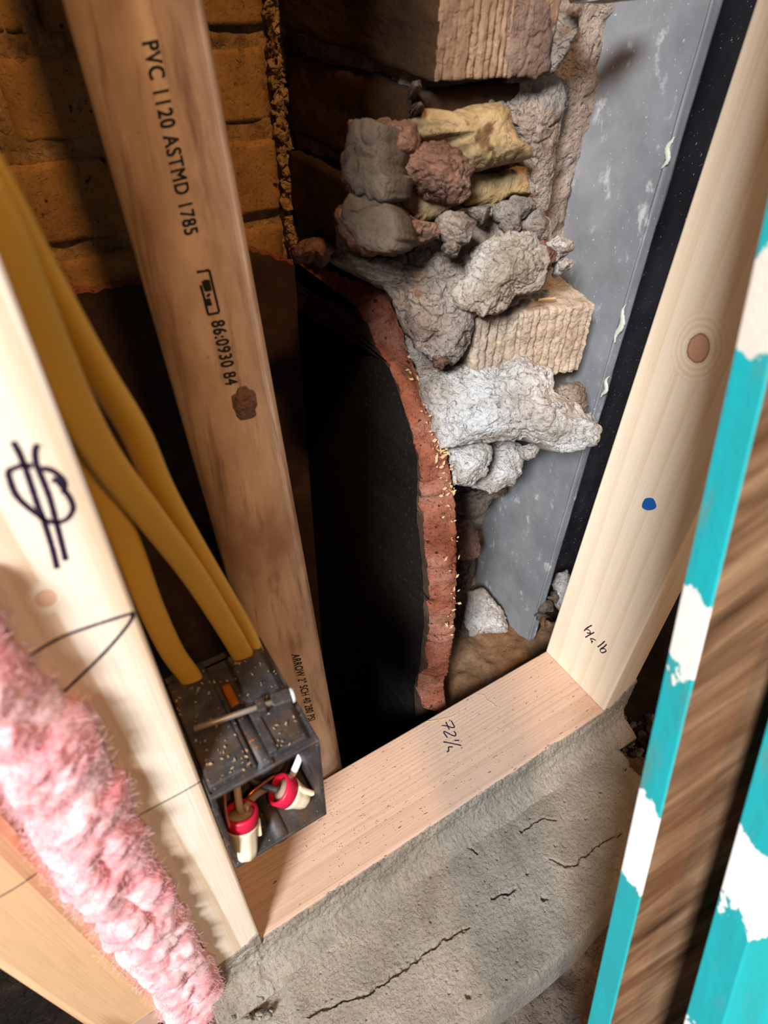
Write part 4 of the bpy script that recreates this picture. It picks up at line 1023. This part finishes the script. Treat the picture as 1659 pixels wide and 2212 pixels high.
for q in range(6000):
    i = random.randrange(2, NS-1); k = random.randrange(0, NA//2+1)
    p = VV[i*NA+k]; c = VV[i*NA:(i+1)*NA].mean(0); d = p-c; d /= np.linalg.norm(d)
    rv = np.array([random.uniform(-1, 1) for _ in range(3)]); L = random.uniform(.003, .008)
    t1 = d*.5+rv; t1 /= np.linalg.norm(t1); t2 = d*.2+rv+np.array([random.uniform(-1, 1) for _ in range(3)]); t2 /= np.linalg.norm(t2)
    pts = [p-d*.002, p+d*.001+t1*L*.4, p+d*.001+t1*L*.4+t2*L*.5]
    parts.append(tube(pts, .00007, n=3))
fib = mesh('loose_fibres', *join(parts), M['pink_fibre'], ins); fib['kind'] = 'stuff'

# ================================================================== TEAL BOARDS
def teal(name, A, B, n2t, w_px, sides, label, mats, up, dn, thick=None):
    """A,B: upper and lower points of the painted strip's left edge; strip runs along n2, rough face runs along e"""
    ax = A-B; L = np.linalg.norm(ax); ax /= L
    n2 = np.array([n2t[0], n2t[1], 0]); n2[2] = -(n2[0]*ax[0]+n2[1]*ax[1])/ax[2]; n2 /= np.linalg.norm(n2)
    e = np.cross(n2, ax); 
    if e@CR < 0: e = -e
    t = thing(name, tuple(B-ax*dn), label, 'board')
    def bo(nm, a0, a1, b0, b1, m, bev):
        # local frame: x along e, y along n2, z along ax
        me = bpy.data.meshes.new(nm)
        me.from_pydata([tuple(p) for p in boxv(a0, a1, b0, b1, 0, L+up+dn)], [], BOXF); me.materials.append(m)
        o = bpy.data.objects.new(nm, me); COL.objects.link(o); o.parent = t; ORG[o.name] = ORG[t.name]
        mw = Matrix(((e[0], n2[0], ax[0], 0), (e[1], n2[1], ax[1], 0), (e[2], n2[2], ax[2], 0), (0, 0, 0, 1)))
        o.matrix_local = mw
        bm = o.modifiers.new('bevel', 'BEVEL'); bm.width = bev; bm.segments = 2
        return o
    bo('body', 0.0009, sides[1], 0, sides[0], mats[1], .0008)
    bo('paint_coat', 0, .0012, -.0004, sides[0]+.0003, mats[0], .0004)
    return t, ax, n2, e, L
A = att(1592, 745, .20); B = att(1270, 2212, .35)
ax = (A-B)/np.linalg.norm(A-B)
dn = B[2]/ax[2]+.03/ax[2]
def along(px, py, T=.28):
    # distance along the board of the point seen at this pixel row on the strip
    best = min((np.linalg.norm(np.cross(B+ax*s-CPOS, ray(px, py)/np.linalg.norm(ray(px, py)))), s) for s in np.linspace(-.2, .7, 900)); return best[1]+dn
w1 = [(along(1380, 1900), along(1400, 1730), '#f4f2f0'), (along(1440, 1430), along(1470, 1260), '#eee6da'), (along(1592, 745), along(1620, 560), '#e0d2c4')]
M['paint1'] = painted('teal_paint_near_stud', w1)
teal('painted_board', A, B, (-.25, -.97), 0, (.0132, .060), 'slanting old board with teal and white painted edge, in front of the pale knotty stud', (M['paint1'], M['sawn']), .25, dn)
A2 = att(1660, 1560, .24); B2 = att(1478, 2212, .29)
ax2 = (A2-B2)/np.linalg.norm(A2-B2)
dn2 = (B2[2]+.03)/ax2[2]
M['paint2'] = painted('teal_paint_corner', [(dn2+.075, dn2+.112, '#f0ece8'), (dn2-.05, dn2+.006, '#e9e4de')])
teal('painted_board', A2, B2, (-.25, -.97), 0, (.016, .060), 'second old teal board in the bottom right corner', (M['paint2'], M['paint2']), .25, dn2)

# ================================================================== CHIPS AND SHAVINGS
def chips(name, n, spot, label, size, m, seed):
    random.seed(seed); parts = []
    for _ in range(n):
        p, nrm = spot()
        a = random.uniform(0, 6.28); L = random.uniform(*size); wd = L*random.uniform(.25, .6)
        u_ = np.array([math.cos(a), math.sin(a), random.uniform(-.2, .2)]); v_ = np.cross(u_, nrm); v_ /= np.linalg.norm(v_); u_ = np.cross(nrm, v_)
        up = np.array(nrm)*.0004
        V = [p-u_*L-v_*wd*.4, p+u_*L*.2-v_*wd, p+u_*L+v_*wd*.3, p-u_*L*.3+v_*wd]
        V = [q+up*random.uniform(.2, 1.6) for q in V]; V += [q+up for q in V]
        parts.append((V, [(3, 2, 1, 0), (4, 5, 6, 7)]+[(i, (i+1) % 4, 4+(i+1) % 4, 4+i) for i in range(4)]))
    return tag(mesh(name, *join(parts), m, smooth=False), label, 'sawdust', kind='stuff')
def on_box():
    x = random.uniform(bx0+.002, bx1-.003); y = random.uniform(by0+.002, by1-.012)
    z = bz1+.0045+.0025*((y-by0)/.08) if not (bx0+.026 < x < bx0+.036) else bz1+.0005
    return np.array([x, y, z]), np.array([0, 0, 1.])
chips('sawdust', 150, on_box, 'pale wood chips scattered over the top of the black electrical box', (.0003, .0012), M['chip'], 3)
def on_plate():
    return np.array([random.uniform(.06, XS-.005), random.uniform(.004, .086), .0382]), np.array([0, 0, 1.])
chips('sawdust', 420, on_plate, 'tiny pale chips sprinkled along the pinkish brown sole plate', (.0003, .0008), M['shaving'], 5)
def on_flue():
    i = random.choice([random.randrange(95, 125), random.randrange(80, 190)])
    s = random.uniform(.45, .98); p = I[i]*(1-s)+O[i]*s; return p+np.array([0, -.0065, .002]), np.array([0, -.9, .4])
chips('sawdust', 110, on_flue, 'straw-like shavings caught on the broken terracotta flue edge', (.0006, .0030), M['shaving'], 8)
def curl(pts, r, label):
    V, F = tube(smooth_path(pts, 24), r, r*.4, ref=(0, 0, 1), n=6); tag(mesh('wood_shaving', V, F, M['shaving']), label, 'shaving')
curl([atz(x, y, .0388) for x, y in [(921, 1558), (935, 1557), (965, 1551), (982, 1545), (992, 1536)]], .0006, 'thin curled shaving on the sole plate just above the pencilled number')
curl([atz(x, y, .0388) for x, y in [(1028, 1500), (1045, 1502), (1052, 1512), (1065, 1520), (1072, 1527)]], .0004, 'fine kinked shaving near the rear edge of the sole plate')
curl([aty(x, y, .155) for x, y in [(1163, 648), (1180, 646), (1200, 645)]], .0011, 'straight pale splinter on top of the protruding grooved brick')
